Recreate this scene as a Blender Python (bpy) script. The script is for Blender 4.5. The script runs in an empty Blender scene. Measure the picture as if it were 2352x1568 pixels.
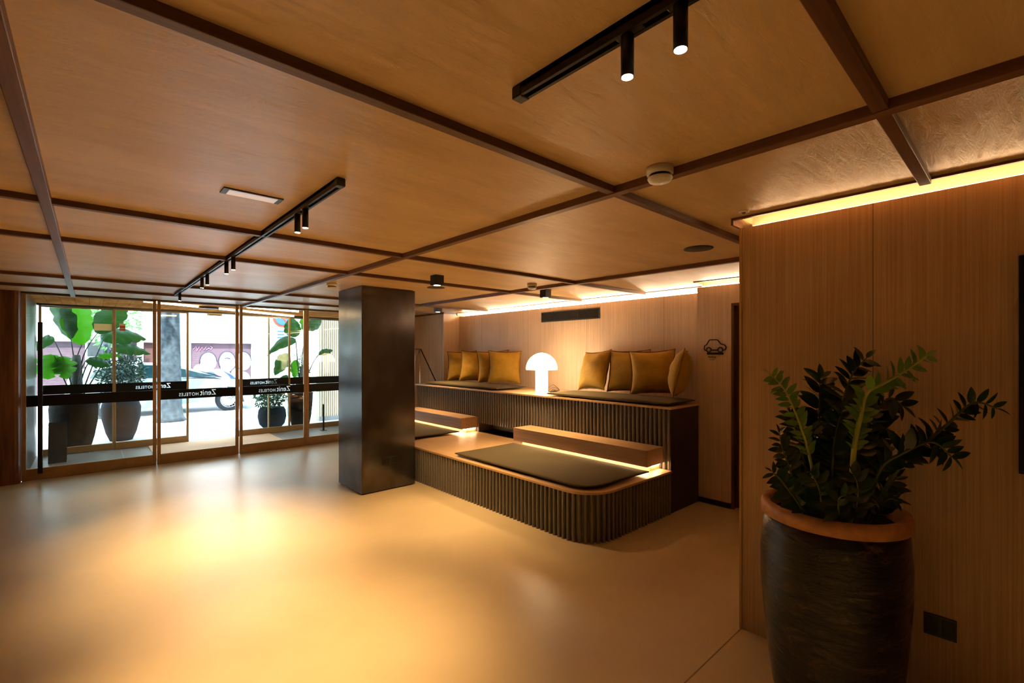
import bpy, bmesh, math, random
from mathutils import Vector, Matrix
PI = math.pi
C = bpy.context.scene.collection
sc = bpy.context.scene
H = 2.44

# ---------------------------------------------------------------- mesh builder
class MB:
    def __init__(s): s.v=[]; s.f=[]; s.m=[]; s.sm=[]
    def add(s, vs, fs, mat=0, smooth=False):
        o=len(s.v); s.v += [tuple(v) for v in vs]
        for f in fs: s.f.append([i+o for i in f]); s.m.append(mat); s.sm.append(smooth)
        return s
    def box(s, x0,x1,y0,y1,z0,z1, mat=0):
        vs=[(x0,y0,z0),(x1,y0,z0),(x1,y1,z0),(x0,y1,z0),(x0,y0,z1),(x1,y0,z1),(x1,y1,z1),(x0,y1,z1)]
        fs=[(0,3,2,1),(4,5,6,7),(0,1,5,4),(1,2,6,5),(2,3,7,6),(3,0,4,7)]
        return s.add(vs,fs,mat)
    def bbox(s, x0,x1,y0,y1,z0,z1, b=.004, mat=0, seg=2):
        """box with rounded edges"""
        bm=bmesh.new(); bmesh.ops.create_cube(bm,size=1)
        for v in bm.verts: v.co=Vector(((x0+x1)/2+v.co.x*(x1-x0),(y0+y1)/2+v.co.y*(y1-y0),(z0+z1)/2+v.co.z*(z1-z0)))
        b=min(b,.45*min(x1-x0,y1-y0,z1-z0))
        bmesh.ops.bevel(bm,geom=bm.edges[:],offset=b,segments=seg,profile=.5,affect='EDGES')
        bmesh.ops.recalc_face_normals(bm,faces=bm.faces[:])
        bm.verts.index_update()
        s.add([v.co[:] for v in bm.verts],[[v.index for v in f.verts] for f in bm.faces],mat); bm.free(); return s
    def lathe(s, prof, cx=0, cy=0, n=32, mat=0, smooth=True, close=True, wob=None):
        vs=[];fs=[]
        for j,(r,z) in enumerate(prof):
            for i in range(n):
                a=2*PI*i/n; rr=r if not wob else r*wob(a,z)
                vs.append((cx+rr*math.cos(a),cy+rr*math.sin(a),z))
        for j in range(len(prof)-1):
            for i in range(n):
                k=(i+1)%n; fs.append((j*n+i,j*n+k,(j+1)*n+k,(j+1)*n+i))
        if close:
            fs.append(tuple(range(n))[::-1]); fs.append(tuple(range((len(prof)-1)*n,len(prof)*n)))
        return s.add(vs,fs,mat,smooth)
    def cyl(s, x,y,z0,z1,r,n=24,mat=0): return s.lathe([(r,z0),(r,z1)],x,y,n,mat,False)
    def tube(s, pts, r, n=8, mat=0, closed=False):
        pts=[Vector(p) for p in pts]; m=len(pts)
        rs = r if isinstance(r,(list,tuple)) else [r]*m
        vs=[];fs=[]; ref=None
        for i,p in enumerate(pts):
            if closed: t=(pts[(i+1)%m]-pts[i-1]).normalized()
            else: t=(pts[min(i+1,m-1)]-pts[max(i-1,0)]).normalized()
            if ref is None:
                ref=Vector((0,0,1)) if abs(t.z)<.9 else Vector((1,0,0))
            a=(ref-t*ref.dot(t)).normalized(); ref=a; b=t.cross(a)
            for k in range(n):
                an=2*PI*k/n; vs.append(p+(a*math.cos(an)+b*math.sin(an))*rs[i])
        rng = m if closed else m-1
        for i in range(rng):
            i2=(i+1)%m
            for k in range(n):
                k2=(k+1)%n; fs.append((i*n+k,i*n+k2,i2*n+k2,i2*n+k))
        if not closed: fs.append(tuple(range(n))[::-1]); fs.append(tuple(range((m-1)*n,m*n)))
        return s.add(vs,fs,mat,True)
    def prism(s, poly, axis, a0, a1, mat=0):
        """poly of 2D points extruded along axis ('x','y','z')"""
        n=len(poly)
        def P(p,a):
            if axis=='z': return (p[0],p[1],a)
            if axis=='y': return (p[0],a,p[1])
            return (a,p[0],p[1])
        vs=[P(p,a0) for p in poly]+[P(p,a1) for p in poly]
        fs=[tuple(range(n))[::-1],tuple(range(n,2*n))]+[(i,(i+1)%n,n+(i+1)%n,n+i) for i in range(n)]
        return s.add(vs,fs,mat)
    def mesh(s, name, origin=(0,0,0)):
        me=bpy.data.meshes.new(name)
        ox,oy,oz=origin
        me.from_pydata([(x-ox,y-oy,z-oz) for x,y,z in s.v],[],s.f); me.validate()
        if len(me.polygons)==len(s.f):
            me.polygons.foreach_set('material_index',s.m); me.polygons.foreach_set('use_smooth',s.sm)
        bm=bmesh.new(); bm.from_mesh(me); bmesh.ops.recalc_face_normals(bm,faces=bm.faces[:]); bm.to_mesh(me); bm.free()
        me.update(); return me
    def build(s, name, mats, parent=None, label=None, cat=None, group=None, kind=None):
        if not isinstance(mats,(list,tuple)): mats=[mats]
        if parent is not None:
            org=tuple(world_loc(parent)); off=(0,0,0)
        else:
            xs=[v[0] for v in s.v]; ys=[v[1] for v in s.v]; zs=[v[2] for v in s.v]
            org=((min(xs)+max(xs))/2,(min(ys)+max(ys))/2,min(zs)); off=org
        me=s.mesh(name,org)
        for m in mats: me.materials.append(m)
        o=bpy.data.objects.new(name,me); C.objects.link(o); o.location=off
        if parent is not None: o.parent=parent
        tag(o,label,cat,group,kind); return o

def world_loc(o):
    l=Vector(o.location)
    while o.parent: o=o.parent; l+=Vector(o.location)
    return l
def tag(o,label=None,cat=None,group=None,kind=None):
    if label: o['label']=label
    if cat: o['category']=cat
    if group: o['group']=group
    if kind: o['kind']=kind
def thing(name,label,cat,loc=(0,0,0),group=None,kind=None):
    o=bpy.data.objects.new(name,None); C.objects.link(o); o.location=loc; o.empty_display_size=.1
    tag(o,label,cat,group,kind); return o
def dup(root,loc,rot=None,label=None,group=None):
    r=root.copy(); C.objects.link(r); r.location=loc
    if rot is not None: r.rotation_euler=rot
    if label: r['label']=label
    if group: r['group']=group
    for ch in list(root.children):
        c=ch.copy(); C.objects.link(c); c.parent=r
        for g in list(ch.children):
            d=g.copy(); C.objects.link(d); d.parent=c
    return r

# ---------------------------------------------------------------- materials
def newmat(name):
    m=bpy.data.materials.new(name); m.use_nodes=True
    nt=m.node_tree; return m,nt,nt.nodes['Principled BSDF']
def ramp(nt,fac,c0,c1,p0=.35,p1=.65):
    r=nt.nodes.new('ShaderNodeValToRGB'); r.color_ramp.elements[0].position=p0; r.color_ramp.elements[1].position=p1
    r.color_ramp.elements[0].color=(*c0,1); r.color_ramp.elements[1].color=(*c1,1)
    nt.links.new(fac,r.inputs[0]); return r.outputs[0]
def coords(nt,scale=(1,1,1),rot=(0,0,0),kind='geo'):
    if kind=='geo':
        g=nt.nodes.new('ShaderNodeNewGeometry'); out=g.outputs['Position']
    else:
        g=nt.nodes.new('ShaderNodeTexCoord'); out=g.outputs['Object']
    mp=nt.nodes.new('ShaderNodeMapping'); mp.inputs['Scale'].default_value=scale; mp.inputs['Rotation'].default_value=rot
    nt.links.new(out,mp.inputs[0]); return mp.outputs[0]
def noise(nt,vec,scale=5,detail=4,rough=.55,dist=0):
    n=nt.nodes.new('ShaderNodeTexNoise'); n.inputs['Scale'].default_value=scale; n.inputs['Detail'].default_value=detail
    n.inputs['Roughness'].default_value=rough; n.inputs['Distortion'].default_value=dist
    nt.links.new(vec,n.inputs['Vector']); return n.outputs['Fac']
def bump(nt,b,h,strength=.2,dist=.01):
    n=nt.nodes.new('ShaderNodeBump'); n.inputs['Strength'].default_value=strength; n.inputs['Distance'].default_value=dist
    nt.links.new(h,n.inputs['Height']); nt.links.new(n.outputs[0],b.inputs['Normal'])
def simple(name,col,rough=.5,metal=0,var=.12,scale=8,kind='obj',bmp=0,spec=.5):
    m,nt,b=newmat(name)
    n=noise(nt,coords(nt,kind=kind),scale)
    c1=tuple(min(1,c*(1+var)) for c in col); c0=tuple(c*(1-var) for c in col)
    nt.links.new(ramp(nt,n,c0,c1),b.inputs['Base Color'])
    b.inputs['Roughness'].default_value=rough; b.inputs['Metallic'].default_value=metal
    b.inputs['Specular IOR Level'].default_value=spec
    if bmp: bump(nt,b,n,bmp,.004)
    return m
def streak(name,c0,c1,axis='z',freq=90,rough=.5,seam=None,seam_off=0,seam_axis='y',bs=.15,lowvar=.12):
    """veneer: streaks along one axis, optional panel seams"""
    m,nt,b=newmat(name)
    sc_={'z':(freq,freq,1.2),'y':(freq,1.2,freq),'x':(1.2,freq,freq)}[axis]
    n=noise(nt,coords(nt,sc_),1,5,.65)
    col=ramp(nt,n,c0,c1,.36,.66)
    n2=noise(nt,coords(nt,(1,1,1)),1.1,2)
    mix=nt.nodes.new('ShaderNodeMix'); mix.data_type='RGBA'; mix.blend_type='MULTIPLY'; mix.inputs[0].default_value=1
    nt.links.new(col,mix.inputs[6]); nt.links.new(ramp(nt,n2,(1-lowvar,)*3,(1,1,1),.4,.6),mix.inputs[7])
    out=mix.outputs[2]
    if seam:
        g=nt.nodes.new('ShaderNodeNewGeometry'); sp=nt.nodes.new('ShaderNodeSeparateXYZ'); nt.links.new(g.outputs['Position'],sp.inputs[0])
        a=nt.nodes.new('ShaderNodeMath'); a.operation='SUBTRACT'; a.inputs[1].default_value=seam_off
        nt.links.new(sp.outputs['XYZ'.index(seam_axis.upper())],a.inputs[0])
        d=nt.nodes.new('ShaderNodeMath'); d.operation='PINGPONG'; d.inputs[1].default_value=seam/2
        nt.links.new(a.outputs[0],d.inputs[0])
        l=nt.nodes.new('ShaderNodeMath'); l.operation='LESS_THAN'; l.inputs[1].default_value=.0022; nt.links.new(d.outputs[0],l.inputs[0])
        mx=nt.nodes.new('ShaderNodeMix'); mx.data_type='RGBA'; nt.links.new(l.outputs[0],mx.inputs[0])
        nt.links.new(out,mx.inputs[6]); mx.inputs[7].default_value=(c0[0]*.45,c0[1]*.4,c0[2]*.4,1); out=mx.outputs[2]
    nt.links.new(out,b.inputs['Base Color']); b.inputs['Roughness'].default_value=rough
    bump(nt,b,n,bs,.002); return m
def emit(name,col,strength):
    m,nt,b=newmat(name)
    b.inputs['Base Color'].default_value=(.9,.85,.75,1)
    b.inputs['Emission Color'].default_value=(*col,1); b.inputs['Emission Strength'].default_value=strength
    return m
def glassmat(name,tint=(.93,.97,.96),refl=.10):
    m=bpy.data.materials.new(name); m.use_nodes=True; nt=m.node_tree; nt.nodes.clear()
    o=nt.nodes.new('ShaderNodeOutputMaterial'); t=nt.nodes.new('ShaderNodeBsdfTransparent'); g=nt.nodes.new('ShaderNodeBsdfGlossy')
    t.inputs[0].default_value=(*tint,1); g.inputs['Roughness'].default_value=.02
    mx=nt.nodes.new('ShaderNodeMixShader'); fr=nt.nodes.new('ShaderNodeFresnel'); fr.inputs[0].default_value=1.5
    ad=nt.nodes.new('ShaderNodeMath'); ad.operation='MULTIPLY'; ad.inputs[1].default_value=.6; nt.links.new(fr.outputs[0],ad.inputs[0]); ad.use_clamp=True
    nt.links.new(ad.outputs[0],mx.inputs[0]); nt.links.new(t.outputs[0],mx.inputs[1]); nt.links.new(g.outputs[0],mx.inputs[2])
    nt.links.new(mx.outputs[0],o.inputs[0]); return m

WARM=(1,.61,.245)
# ceiling plaster
def m_ceiling():
    m,nt,b=newmat('ochre_plaster')
    v=coords(nt,(.6,2.2,1),(0,0,.5)); n=noise(nt,v,2.2,6,.6,.4)
    v2=coords(nt,(1.2,7,1),(0,0,.35)); n2=noise(nt,v2,4.5,7,.68,.7)
    nt.links.new(ramp(nt,n,(.60,.41,.20),(.77,.55,.29),.3,.7),b.inputs['Base Color'])
    b.inputs['Roughness'].default_value=.36
    mr=nt.nodes.new('ShaderNodeMapRange'); mr.inputs[3].default_value=.30; mr.inputs[4].default_value=.46
    nt.links.new(n2,mr.inputs[0]); nt.links.new(mr.outputs[0],b.inputs['Roughness'])
    bump(nt,b,n2,.55,.014); return m
def m_floor():
    m,nt,b=newmat('polished_beige_microcement')
    n=noise(nt,coords(nt),1.3,6,.6,.3); n2=noise(nt,coords(nt),60,3,.7)
    nt.links.new(ramp(nt,n,(.60,.485,.31),(.68,.56,.37),.3,.7),b.inputs['Base Color'])
    mr=nt.nodes.new('ShaderNodeMapRange'); mr.inputs[3].default_value=.27; mr.inputs[4].default_value=.40
    nt.links.new(n,mr.inputs[0]); nt.links.new(mr.outputs[0],b.inputs['Roughness'])
    bump(nt,b,n2,.04,.002); return m
M_CEIL=m_ceiling(); M_FLOOR=m_floor()
M_BATTEN=streak('dark_brown_batten_wood',(.13,.055,.028),(.20,.09,.045),'y',60,.45)
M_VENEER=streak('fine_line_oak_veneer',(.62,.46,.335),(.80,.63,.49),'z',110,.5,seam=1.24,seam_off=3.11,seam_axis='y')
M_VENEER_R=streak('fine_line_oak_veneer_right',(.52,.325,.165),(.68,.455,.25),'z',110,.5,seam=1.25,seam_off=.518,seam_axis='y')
M_VEDGE=streak('oak_edge',(.55,.35,.16),(.62,.42,.2),'z',60,.5)
M_OAK=streak('light_oak_top',(.56,.36,.19),(.68,.47,.27),'y',45,.42)
M_OAKV=streak('oak_block',(.50,.32,.19),(.62,.43,.27),'y',40,.45)
M_WALNUT=streak('walnut_panels',(.10,.035,.012),(.24,.10,.035),'z',14,.45,bs=.1)
M_PLANK=streak('vestibule_ceiling_planks',(.52,.20,.055),(.78,.40,.14),'y',7,.5,seam=.16,seam_axis='x')
M_FLUTE=simple('taupe_fluted_lacquer',(.175,.16,.142),.32,0,.08,30)
M_DARKDOOR=streak('dark_brown_door',(.10,.045,.018),(.15,.07,.03),'z',60,.5)
def m_column():
    m,nt,b=newmat('patinated_bronze_sheet')
    n=noise(nt,coords(nt,(1.6,1.6,1.1)),1.9,2.5,.5,.3)
    nt.links.new(ramp(nt,n,(.145,.142,.14),(.066,.038,.020),.30,.72),b.inputs['Base Color'])
    b.inputs['Metallic'].default_value=.85
    mr=nt.nodes.new('ShaderNodeMapRange'); mr.inputs[3].default_value=.15; mr.inputs[4].default_value=.26
    nt.links.new(n,mr.inputs[0]); nt.links.new(mr.outputs[0],b.inputs['Roughness']); return m
M_COLUMN=m_column()
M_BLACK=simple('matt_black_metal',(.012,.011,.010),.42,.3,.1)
M_BLACKP=simple('black_plastic',(.014,.013,.012),.35)
M_BRONZE=simple('bronze_anodised_frame',(.40,.245,.10),.45,.35,.08)
M_BRONZED=simple('dark_bronze_frame',(.06,.045,.035),.4,.6,.08)
M_CHROME=simple('chrome',(.75,.74,.72),.12,1,.04)
M_WHITEP=simple('off_white_plastic',(.72,.68,.60),.4,0,.03)
M_GREYG=simple('dark_grey_grille',(.05,.052,.056),.45,.2)
M_OLIVE=simple('olive_woven_cloth',(.078,.061,.028),.85,0,.18,160,bmp=.3)
M_MUSTARD=None
def m_mustard():
    m,nt,b=newmat('mustard_velvet')
    n=noise(nt,coords(nt,kind='obj'),9,4); 
    nt.links.new(ramp(nt,n,(.33,.185,.010),(.43,.25,.014),.3,.7),b.inputs['Base Color'])
    b.inputs['Roughness'].default_value=.75; b.inputs['Sheen Weight'].default_value=.35; b.inputs['Sheen Tint'].default_value=(1,.8,.3,1)
    n2=noise(nt,coords(nt,kind='obj'),14,3,.6,1.2); bump(nt,b,n2,.35,.012); return m
M_MUSTARD=m_mustard()
M_PIPING=simple('dark_pillow_flange',(.22,.11,.02),.8,0,.2)
M_GLASS=glassmat('clear_glass')
M_FILM=simple('black_film',(.006,.005,.005),.4,0,.05,spec=.2)
M_WHITELET=simple('white_lettering',(.85,.85,.83),.5,0,.02)
def translucent(name,col,f):
    m,nt,b=newmat(name); n=noise(nt,coords(nt,kind='obj'),6); nt.links.new(ramp(nt,n,tuple(c*.96 for c in col),col),b.inputs['Base Color']); b.inputs['Roughness'].default_value=.6
    out=nt.nodes['Material Output']; t=nt.nodes.new('ShaderNodeBsdfTranslucent'); t.inputs[0].default_value=(*col,1)
    mx=nt.nodes.new('ShaderNodeMixShader'); mx.inputs[0].default_value=f
    nt.links.new(b.outputs[0],mx.inputs[1]); nt.links.new(t.outputs[0],mx.inputs[2]); nt.links.new(mx.outputs[0],out.inputs[0]); return m
M_LETTER=translucent('white_translucent_lettering',(.96,.96,.95),.93)
M_NOTICE=translucent('cream_notice_paper',(.80,.62,.38),.6)
M_LAMP=emit('glowing_opal_glass',(1,.70,.38),17.0)
M_STRIP=emit('warm_led_strip',(1,.75,.48),75)
M_STRIPN=emit('warm_led_strip_near',(1,.68,.36),42)
M_STRIP2=emit('warm_led_strip_step',(1,.68,.36),75)
M_LINELED=emit('vestibule_led_line',(1,.72,.42),32)
M_LENS=emit('spot_lens',(1,.86,.62),40)
M_LENSLOW=emit('downlight_lens',(1,.86,.62),12)
M_DIFFUSER=emit('emergency_light_diffuser',(.85,.85,.9),.30)
def m_tiles():
    m,nt,b=newmat('grey_stone_tile')
    br=nt.nodes.new('ShaderNodeTexBrick'); br.inputs['Scale'].default_value=1
    br.inputs['Brick Width'].default_value=.8; br.inputs['Row Height'].default_value=.8; br.inputs['Mortar Size'].default_value=.006; br.offset=.5
    br.inputs['Color1'].default_value=(.17,.165,.155,1); br.inputs['Color2'].default_value=(.21,.20,.185,1); br.inputs['Mortar'].default_value=(.36,.34,.31,1)
    nt.links.new(coords(nt),br.inputs['Vector']); nt.links.new(br.outputs[0],b.inputs['Base Color']); b.inputs['Roughness'].default_value=.45; return m
M_TILE=m_tiles(); M_PLANK.node_tree.nodes['Principled BSDF'].inputs['Specular IOR Level'].default_value=0; M_PLANK.node_tree.nodes['Principled BSDF'].inputs['Roughness'].default_value=1
M_MAT=simple('beige_coir_mat',(.62,.44,.29),.9,0,.1,150,'geo',.4)
M_PAVE=simple('pale_pavement',(.50,.53,.56),.8,0,.06,2,'geo')
M_ASPH=simple('road_asphalt',(.26,.28,.30),.9,0,.08,3,'geo')
M_KERB=simple('kerb_shadow_grey',(.22,.22,.23),.8,0,.1,6,'geo')
M_STUCCO=simple('white_stucco',(.58,.60,.63),.85,0,.04,2,'geo')
M_SHUTTER=simple('mauve_roller_shutter',(.085,.045,.064),.7,0,.12,6,'geo')
M_REDSH=simple('red_shutter',(.08,.022,.022),.7,0,.1,6,'geo')
M_SHOPDARK=simple('dark_shop_opening',(.03,.033,.037),.5,0,.2,2,'geo')
M_GRAFW=simple('white_spray_paint',(.80,.80,.84),.7,0,.04)
M_GRAFN=simple('navy_spray_paint',(.01,.013,.04),.7,0,.1)
M_GRAFB=simple('blue_spray_paint',(.015,.05,.15),.7,0,.3,3)
M_GRAFP=simple('pink_spray_paint',(.5,.16,.36),.7,0,.1)
M_BARK=simple('grey_bark',(.036,.045,.058),.95,0,.45,9,'geo',.8)
M_CARW=simple('white_car_paint',(.26,.31,.34),.5,0,.01)
M_CARG=simple('teal_car_glass',(.003,.028,.038),.3,spec=.2)#,0,.2)
M_TYRE=simple('tyre_rubber',(.01,.014,.02),.8)
M_RIM=simple('alloy_rim',(.4,.42,.45),.3,.7,.03)
M_TERRA=simple('bare_terracotta_rim',(.43,.19,.062),.55,0,.2,18,'obj',.3)
def m_glaze():
    m,nt,b=newmat('black_brown_glaze')
    v=coords(nt,(1,1,2.2),kind='obj'); n=noise(nt,v,5,7,.7,1.0)
    nt.links.new(ramp(nt,n,(.005,.004,.003),(.10,.062,.028),.52,.80),b.inputs['Base Color'])
    b.inputs['Roughness'].default_value=.16; b.inputs['Specular IOR Level'].default_value=.45
    n2=noise(nt,coords(nt,(1,1,3.5),kind='obj'),14,6,.65,.8); bump(nt,b,n2,.45,.012); return m
M_GLAZE=m_glaze()
M_POTG=simple('grey_garden_pot',(.016,.020,.027),.8,spec=.08,var=.25,scale=5)#,0,.25,5)
M_POTB=simple('dark_brown_garden_pot',(.006,.004,.003),.8,spec=.06,var=.25,scale=5)#,0,.25,5)
M_SOIL=simple('dark_soil',(.012,.009,.007),.95,0,.4,40)
def leafmat(name,col,rough=.35,trans=0.0):
    m,nt,b=newmat(name); n=noise(nt,coords(nt,kind='obj'),6,3)
    nt.links.new(ramp(nt,n,tuple(c*.75 for c in col),tuple(min(1,c*1.25) for c in col)),b.inputs['Base Color'])
    b.inputs['Roughness'].default_value=rough
    if trans:
        out=nt.nodes['Material Output']; t=nt.nodes.new('ShaderNodeBsdfTranslucent'); t.inputs[0].default_value=(col[0]*1.3,min(1,col[1]*1.7),col[2]*.8,1)
        mx=nt.nodes.new('ShaderNodeMixShader'); mx.inputs[0].default_value=trans
        nt.links.new(b.outputs[0],mx.inputs[1]); nt.links.new(t.outputs[0],mx.inputs[2]); nt.links.new(mx.outputs[0],out.inputs[0])
    return m
M_ZZD=leafmat('dark_glossy_leaf',(.020,.052,.012),.28)
M_ZZB=leafmat('young_green_leaf',(.16,.33,.03),.32)
M_ZZSD=leafmat('dark_stem',(.07,.095,.02),.45)
M_ZZSB=leafmat('light_green_stem',(.40,.46,.09),.4)
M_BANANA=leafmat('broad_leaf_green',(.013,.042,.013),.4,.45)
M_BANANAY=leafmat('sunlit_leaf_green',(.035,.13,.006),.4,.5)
M_BUSH=leafmat('blue_green_shrub_leaf',(.020,.040,.034),.5,.25)
M_FERN=leafmat('mid_green_shrub_leaf',(.024,.058,.024),.5,.25)
M_CANOPY=leafmat('street_tree_leaf',(.10,.22,.09),.6,.4)
M_TRUNKD=simple('dark_stalk',(.05,.055,.045),.8,0,.4,12)
M_PAPER=simple('cream_paper_notice',(.66,.55,.35),.7,0,.03)
M_RED=simple('red_sticker',(.50,.05,.03),.5,0,.1)
M_BLUE=simple('blue_sign_paint',(.04,.12,.40),.5,0,.05)
M_SLAT=streak('pale_slat_wood',(.55,.43,.30),(.68,.56,.42),'z',60,.6)
M_STEEL=simple('brushed_steel_panel',(.45,.45,.44),.4,.5,.08)
M_WALLDARK=simple('dark_rear_wall',(.09,.05,.025),.7,0,.05,1,'geo')

def S(mb,name,mat,parent=None,label=None): return mb.build(name,mat,parent,label=label,kind='structure' if parent is None else None)

# ================================================================ ROOM SHELL
S(MB().box(-4,5.6,-3.5,8.66,-.1,0),'floor',M_FLOOR)
S(MB().box(-4,2.9,1.150,1.156,-.002,.0012),'trim_1',simple('floor_joint',(.30,.21,.12),.5))
c=MB()
c.box(-4,2.81,-3.5,8.66,H,H+.12); c.box(2.81,4.98,1.13,8.66,H,H+.12); c.box(4.98,5.36,2.50,7.52,H,H+.12); c.box(4.98,5.6,7.52,8.66,H,H+.12)
S(c,'ceiling',M_CEIL)
# coffers above the light coves
M_COVE=simple('cove_plaster',(.62,.43,.26),.6,0,.05,2,'geo')
c=MB()
c.box(2.80,3.12,-3.5,1.13,2.54,2.60); c.box(3.00,3.06,-3.5,1.13,2.40,2.56); c.box(2.80,3.06,1.125,1.157,2.445,2.58)
c.box(4.98,5.30,1.13,2.50,2.54,2.60); c.box(5.20,5.26,1.13,2.50,2.38,2.56)
c.box(5.30,5.62,2.48,7.56,2.54,2.60); c.box(5.52,5.60,2.48,7.56,2.36,2.56); c.box(5.36,5.56,7.52,7.56,2.38,2.58); c.box(5.26,5.56,2.46,2.50,2.385,2.58)
S(c,'trim_2',M_COVE)
# thin wood edge trims at the coves
c=MB().box(2.795,2.815,-3.5,1.165,2.428,2.46); c.box(2.795,2.93,1.157,1.17,2.40,2.44); S(c,'trim_3',M_BATTEN)
S(MB().box(4.965,4.982,1.13,2.49,2.432,2.46),'trim_4',M_BATTEN)
S(MB().box(5.345,5.362,2.49,7.52,2.432,2.46),'trim_5',M_BATTEN)
# walls
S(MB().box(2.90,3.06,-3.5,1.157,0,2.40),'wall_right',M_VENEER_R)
S(MB().box(2.892,2.912,1.150,1.162,0,2.40),'trim_6',M_VEDGE)
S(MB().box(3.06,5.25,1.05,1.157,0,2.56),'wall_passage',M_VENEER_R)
c=MB().box(5.05,5.42,2.11,2.485,.0,2.385); c.box(5.05,5.20,1.157,2.11,2.18,2.385)
S(c,'wall_sign',M_VENEER)
S(MB().box(5.035,5.05,2.11,2.485,0,.055),'baseboard_right',M_BLACKP)
S(MB().box(5.42,5.56,2.30,7.70,0,2.375),'wall_back',M_VENEER)
c=MB().box(5.05,5.42,7.54,7.585,0,2.41); c.box(5.075,5.6,7.585,7.602,0,2.41); c.box(5.05,5.6,7.602,8.74,0,2.41)
S(c,'wall_alcove',M_VENEER)
S(MB().box(5.04,5.06,7.52,8.66,2.405,2.44),'trim_7',M_BATTEN)
d1=S(MB().box(5.13,5.18,1.157,2.105,0,2.175),'door_1',M_DARKDOOR)
MB().box(5.045,5.13,2.085,2.11,0,2.18).box(5.045,5.13,1.16,2.085,2.155,2.18).build('door_frame',M_DARKDOOR,d1)
S(MB().box(-4.1,-4,-3.5,8.7,0,2.56),'wall_left',M_WALLDARK)
S(MB().box(-4,3.06,-3.6,-3.5,0,2.56),'wall_rear',M_WALLDARK)
# walnut wall left of the doors: rounded end
c=MB(); c.prism([(-4,8.55),(-.70,8.55),(-.668,8.563),(-.652,8.60),(-.652,8.76),(-4,8.76)],'z',0,2.44); S(c,'wall_front',M_WALNUT)
S(MB().box(4.30,5.6,8.66,8.9,0,2.5),'wall_front_right',M_VENEER)
S(MB().box(-4,5.6,8.66,8.70,2.44,2.9),'wall_lintel',M_WALLDARK)
# ceiling battens
k=8
for x in (-.165,1.86,3.965):
    y0=-3.5 if x<2.8 else 1.13
    S(MB().bbox(x-.0225,x+.0225,y0,8.60,2.404,2.445,.003),'trim_%d'%k,M_BATTEN); k+=1
M_BATX=streak('dark_brown_batten_wood_across',(.10,.040,.020),(.16,.07,.035),'x',60,.45)
for y,x1 in ((-1.8,2.80),(-.75,2.80),(.31,2.80),(1.33,4.97),(3.345,5.35),(4.405,5.35),(6.58,5.35),(7.66,5.05)):
    S(MB().bbox(-4,x1,y-.021,y+.021,2.409,2.445,.003),'trim_%d'%k,M_BATX); k+=1

# LED strips in the coves
def strip(x0,x1,y0,y1,z0,z1,label,mat=M_STRIP):
    return MB().bbox(x0,x1,y0,y1,z0,z1,.001,seg=1).build('led_strip',mat,label=label,cat='light strip',group='warm light strips in the ceiling coves')
strip(2.935,2.947,-3.45,1.10,2.402,2.410,'long warm light strip along the top edge of the nearest veneer wall',M_STRIPN)
strip(5.075,5.09,1.2,2.44,2.387,2.397,'short warm light strip in the ceiling cove above the car sign')
strip(5.445,5.465,2.56,7.48,2.377,2.390,'long bright warm light strip in the ceiling cove above the cushioned bench')

# ================================================================ COLUMN
col=thing('column','square column clad in dark patinated bronze sheet, in the middle of the lobby','column',(2.69,5.52,0))
c=MB().bbox(2.34,3.04,5.18,5.86,0.012,2.432,.004); c.build('cladding',M_COLUMN,col)
MB().box(2.36,3.02,5.20,5.84,0,.012).build('shadow_gap',M_BLACK,col)
MB().box(2.36,3.02,5.20,5.84,2.432,2.44).build('top_gap',M_VEDGE,col)
def socket(cx,cy,z0,z1,w,axis,label,n=2):
    if axis=='y': # faces -Y
        t=thing('wall_socket',label,'socket',(cx,cy,z0))
        MB().bbox(cx-w/2,cx+w/2,cy-.008,cy-.001,z0,z1,.002).build('plate',M_BLACKP,t)
        for i in range(n):
            xx=cx-w/4+i*w/2; MB().bbox(xx-w*.2,xx+w*.2,cy-.010,cy-.0085,z0+.015,z1-.015,.001).build('socket_insert',M_BLACK,t)
    else:
        t=thing('wall_socket',label,'socket',(cx,cy,z0))
        MB().bbox(cx-.008,cx-.001,cy-w/2,cy+w/2,z0,z1,.002).build('plate',M_BLACKP,t)
        for i in range(n):
            yy=cy-w/4+i*w/2; MB().bbox(cx-.010,cx-.0085,yy-w*.2,yy+w*.2,z0+.012,z1-.012,.001).build('socket_insert',M_BLACK,t)
socket(2.70,5.18,.31,.405,.20,'y','black double socket plate low on the bronze column')
socket(2.90,.27,.345,.443,.112,'x','black double socket plate low on the veneer wall right of the planter')

# ================================================================ TIERED BENCH
def fluted(path, z0, z1, pitch=.054, depth=.032):
    """path: list of 2D points; returns MB with corrugated skin standing on the path, bulging to the right side of travel"""
    P=[Vector(p) for p in path]; L=[0]
    for a,b in zip(P,P[1:]): L.append(L[-1]+(b-a).length)
    tot=L[-1]; n=round(tot/pitch); pr=[(0,-.5),(.38,-.5),(.40,-.05),(.45,.25),(.55,.43),(.69,.5),(.83,.43),(.93,.25),(.98,-.05)]
    out=[]
    def at(s):
        s=max(0,min(tot-1e-6,s))
        for i in range(len(P)-1):
            if s<=L[i+1]:
                t=(s-L[i])/(L[i+1]-L[i]); p=P[i].lerp(P[i+1],t); d=(P[i+1]-P[i]).normalized(); return p,d
    for i in range(n):
        for (t,h) in pr:
            p,d=at((i+t)*tot/n); nn=Vector((d.y,-d.x)); out.append(p+nn*(h*depth))
    out.append(P[-1])
    mb=MB(); m=len(out); vs=[(p.x,p.y,z0) for p in out]+[(p.x,p.y,z1) for p in out]
    mb.add(vs,[(i,i+1,m+i+1,m+i) for i in range(m-1)]); return mb
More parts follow.
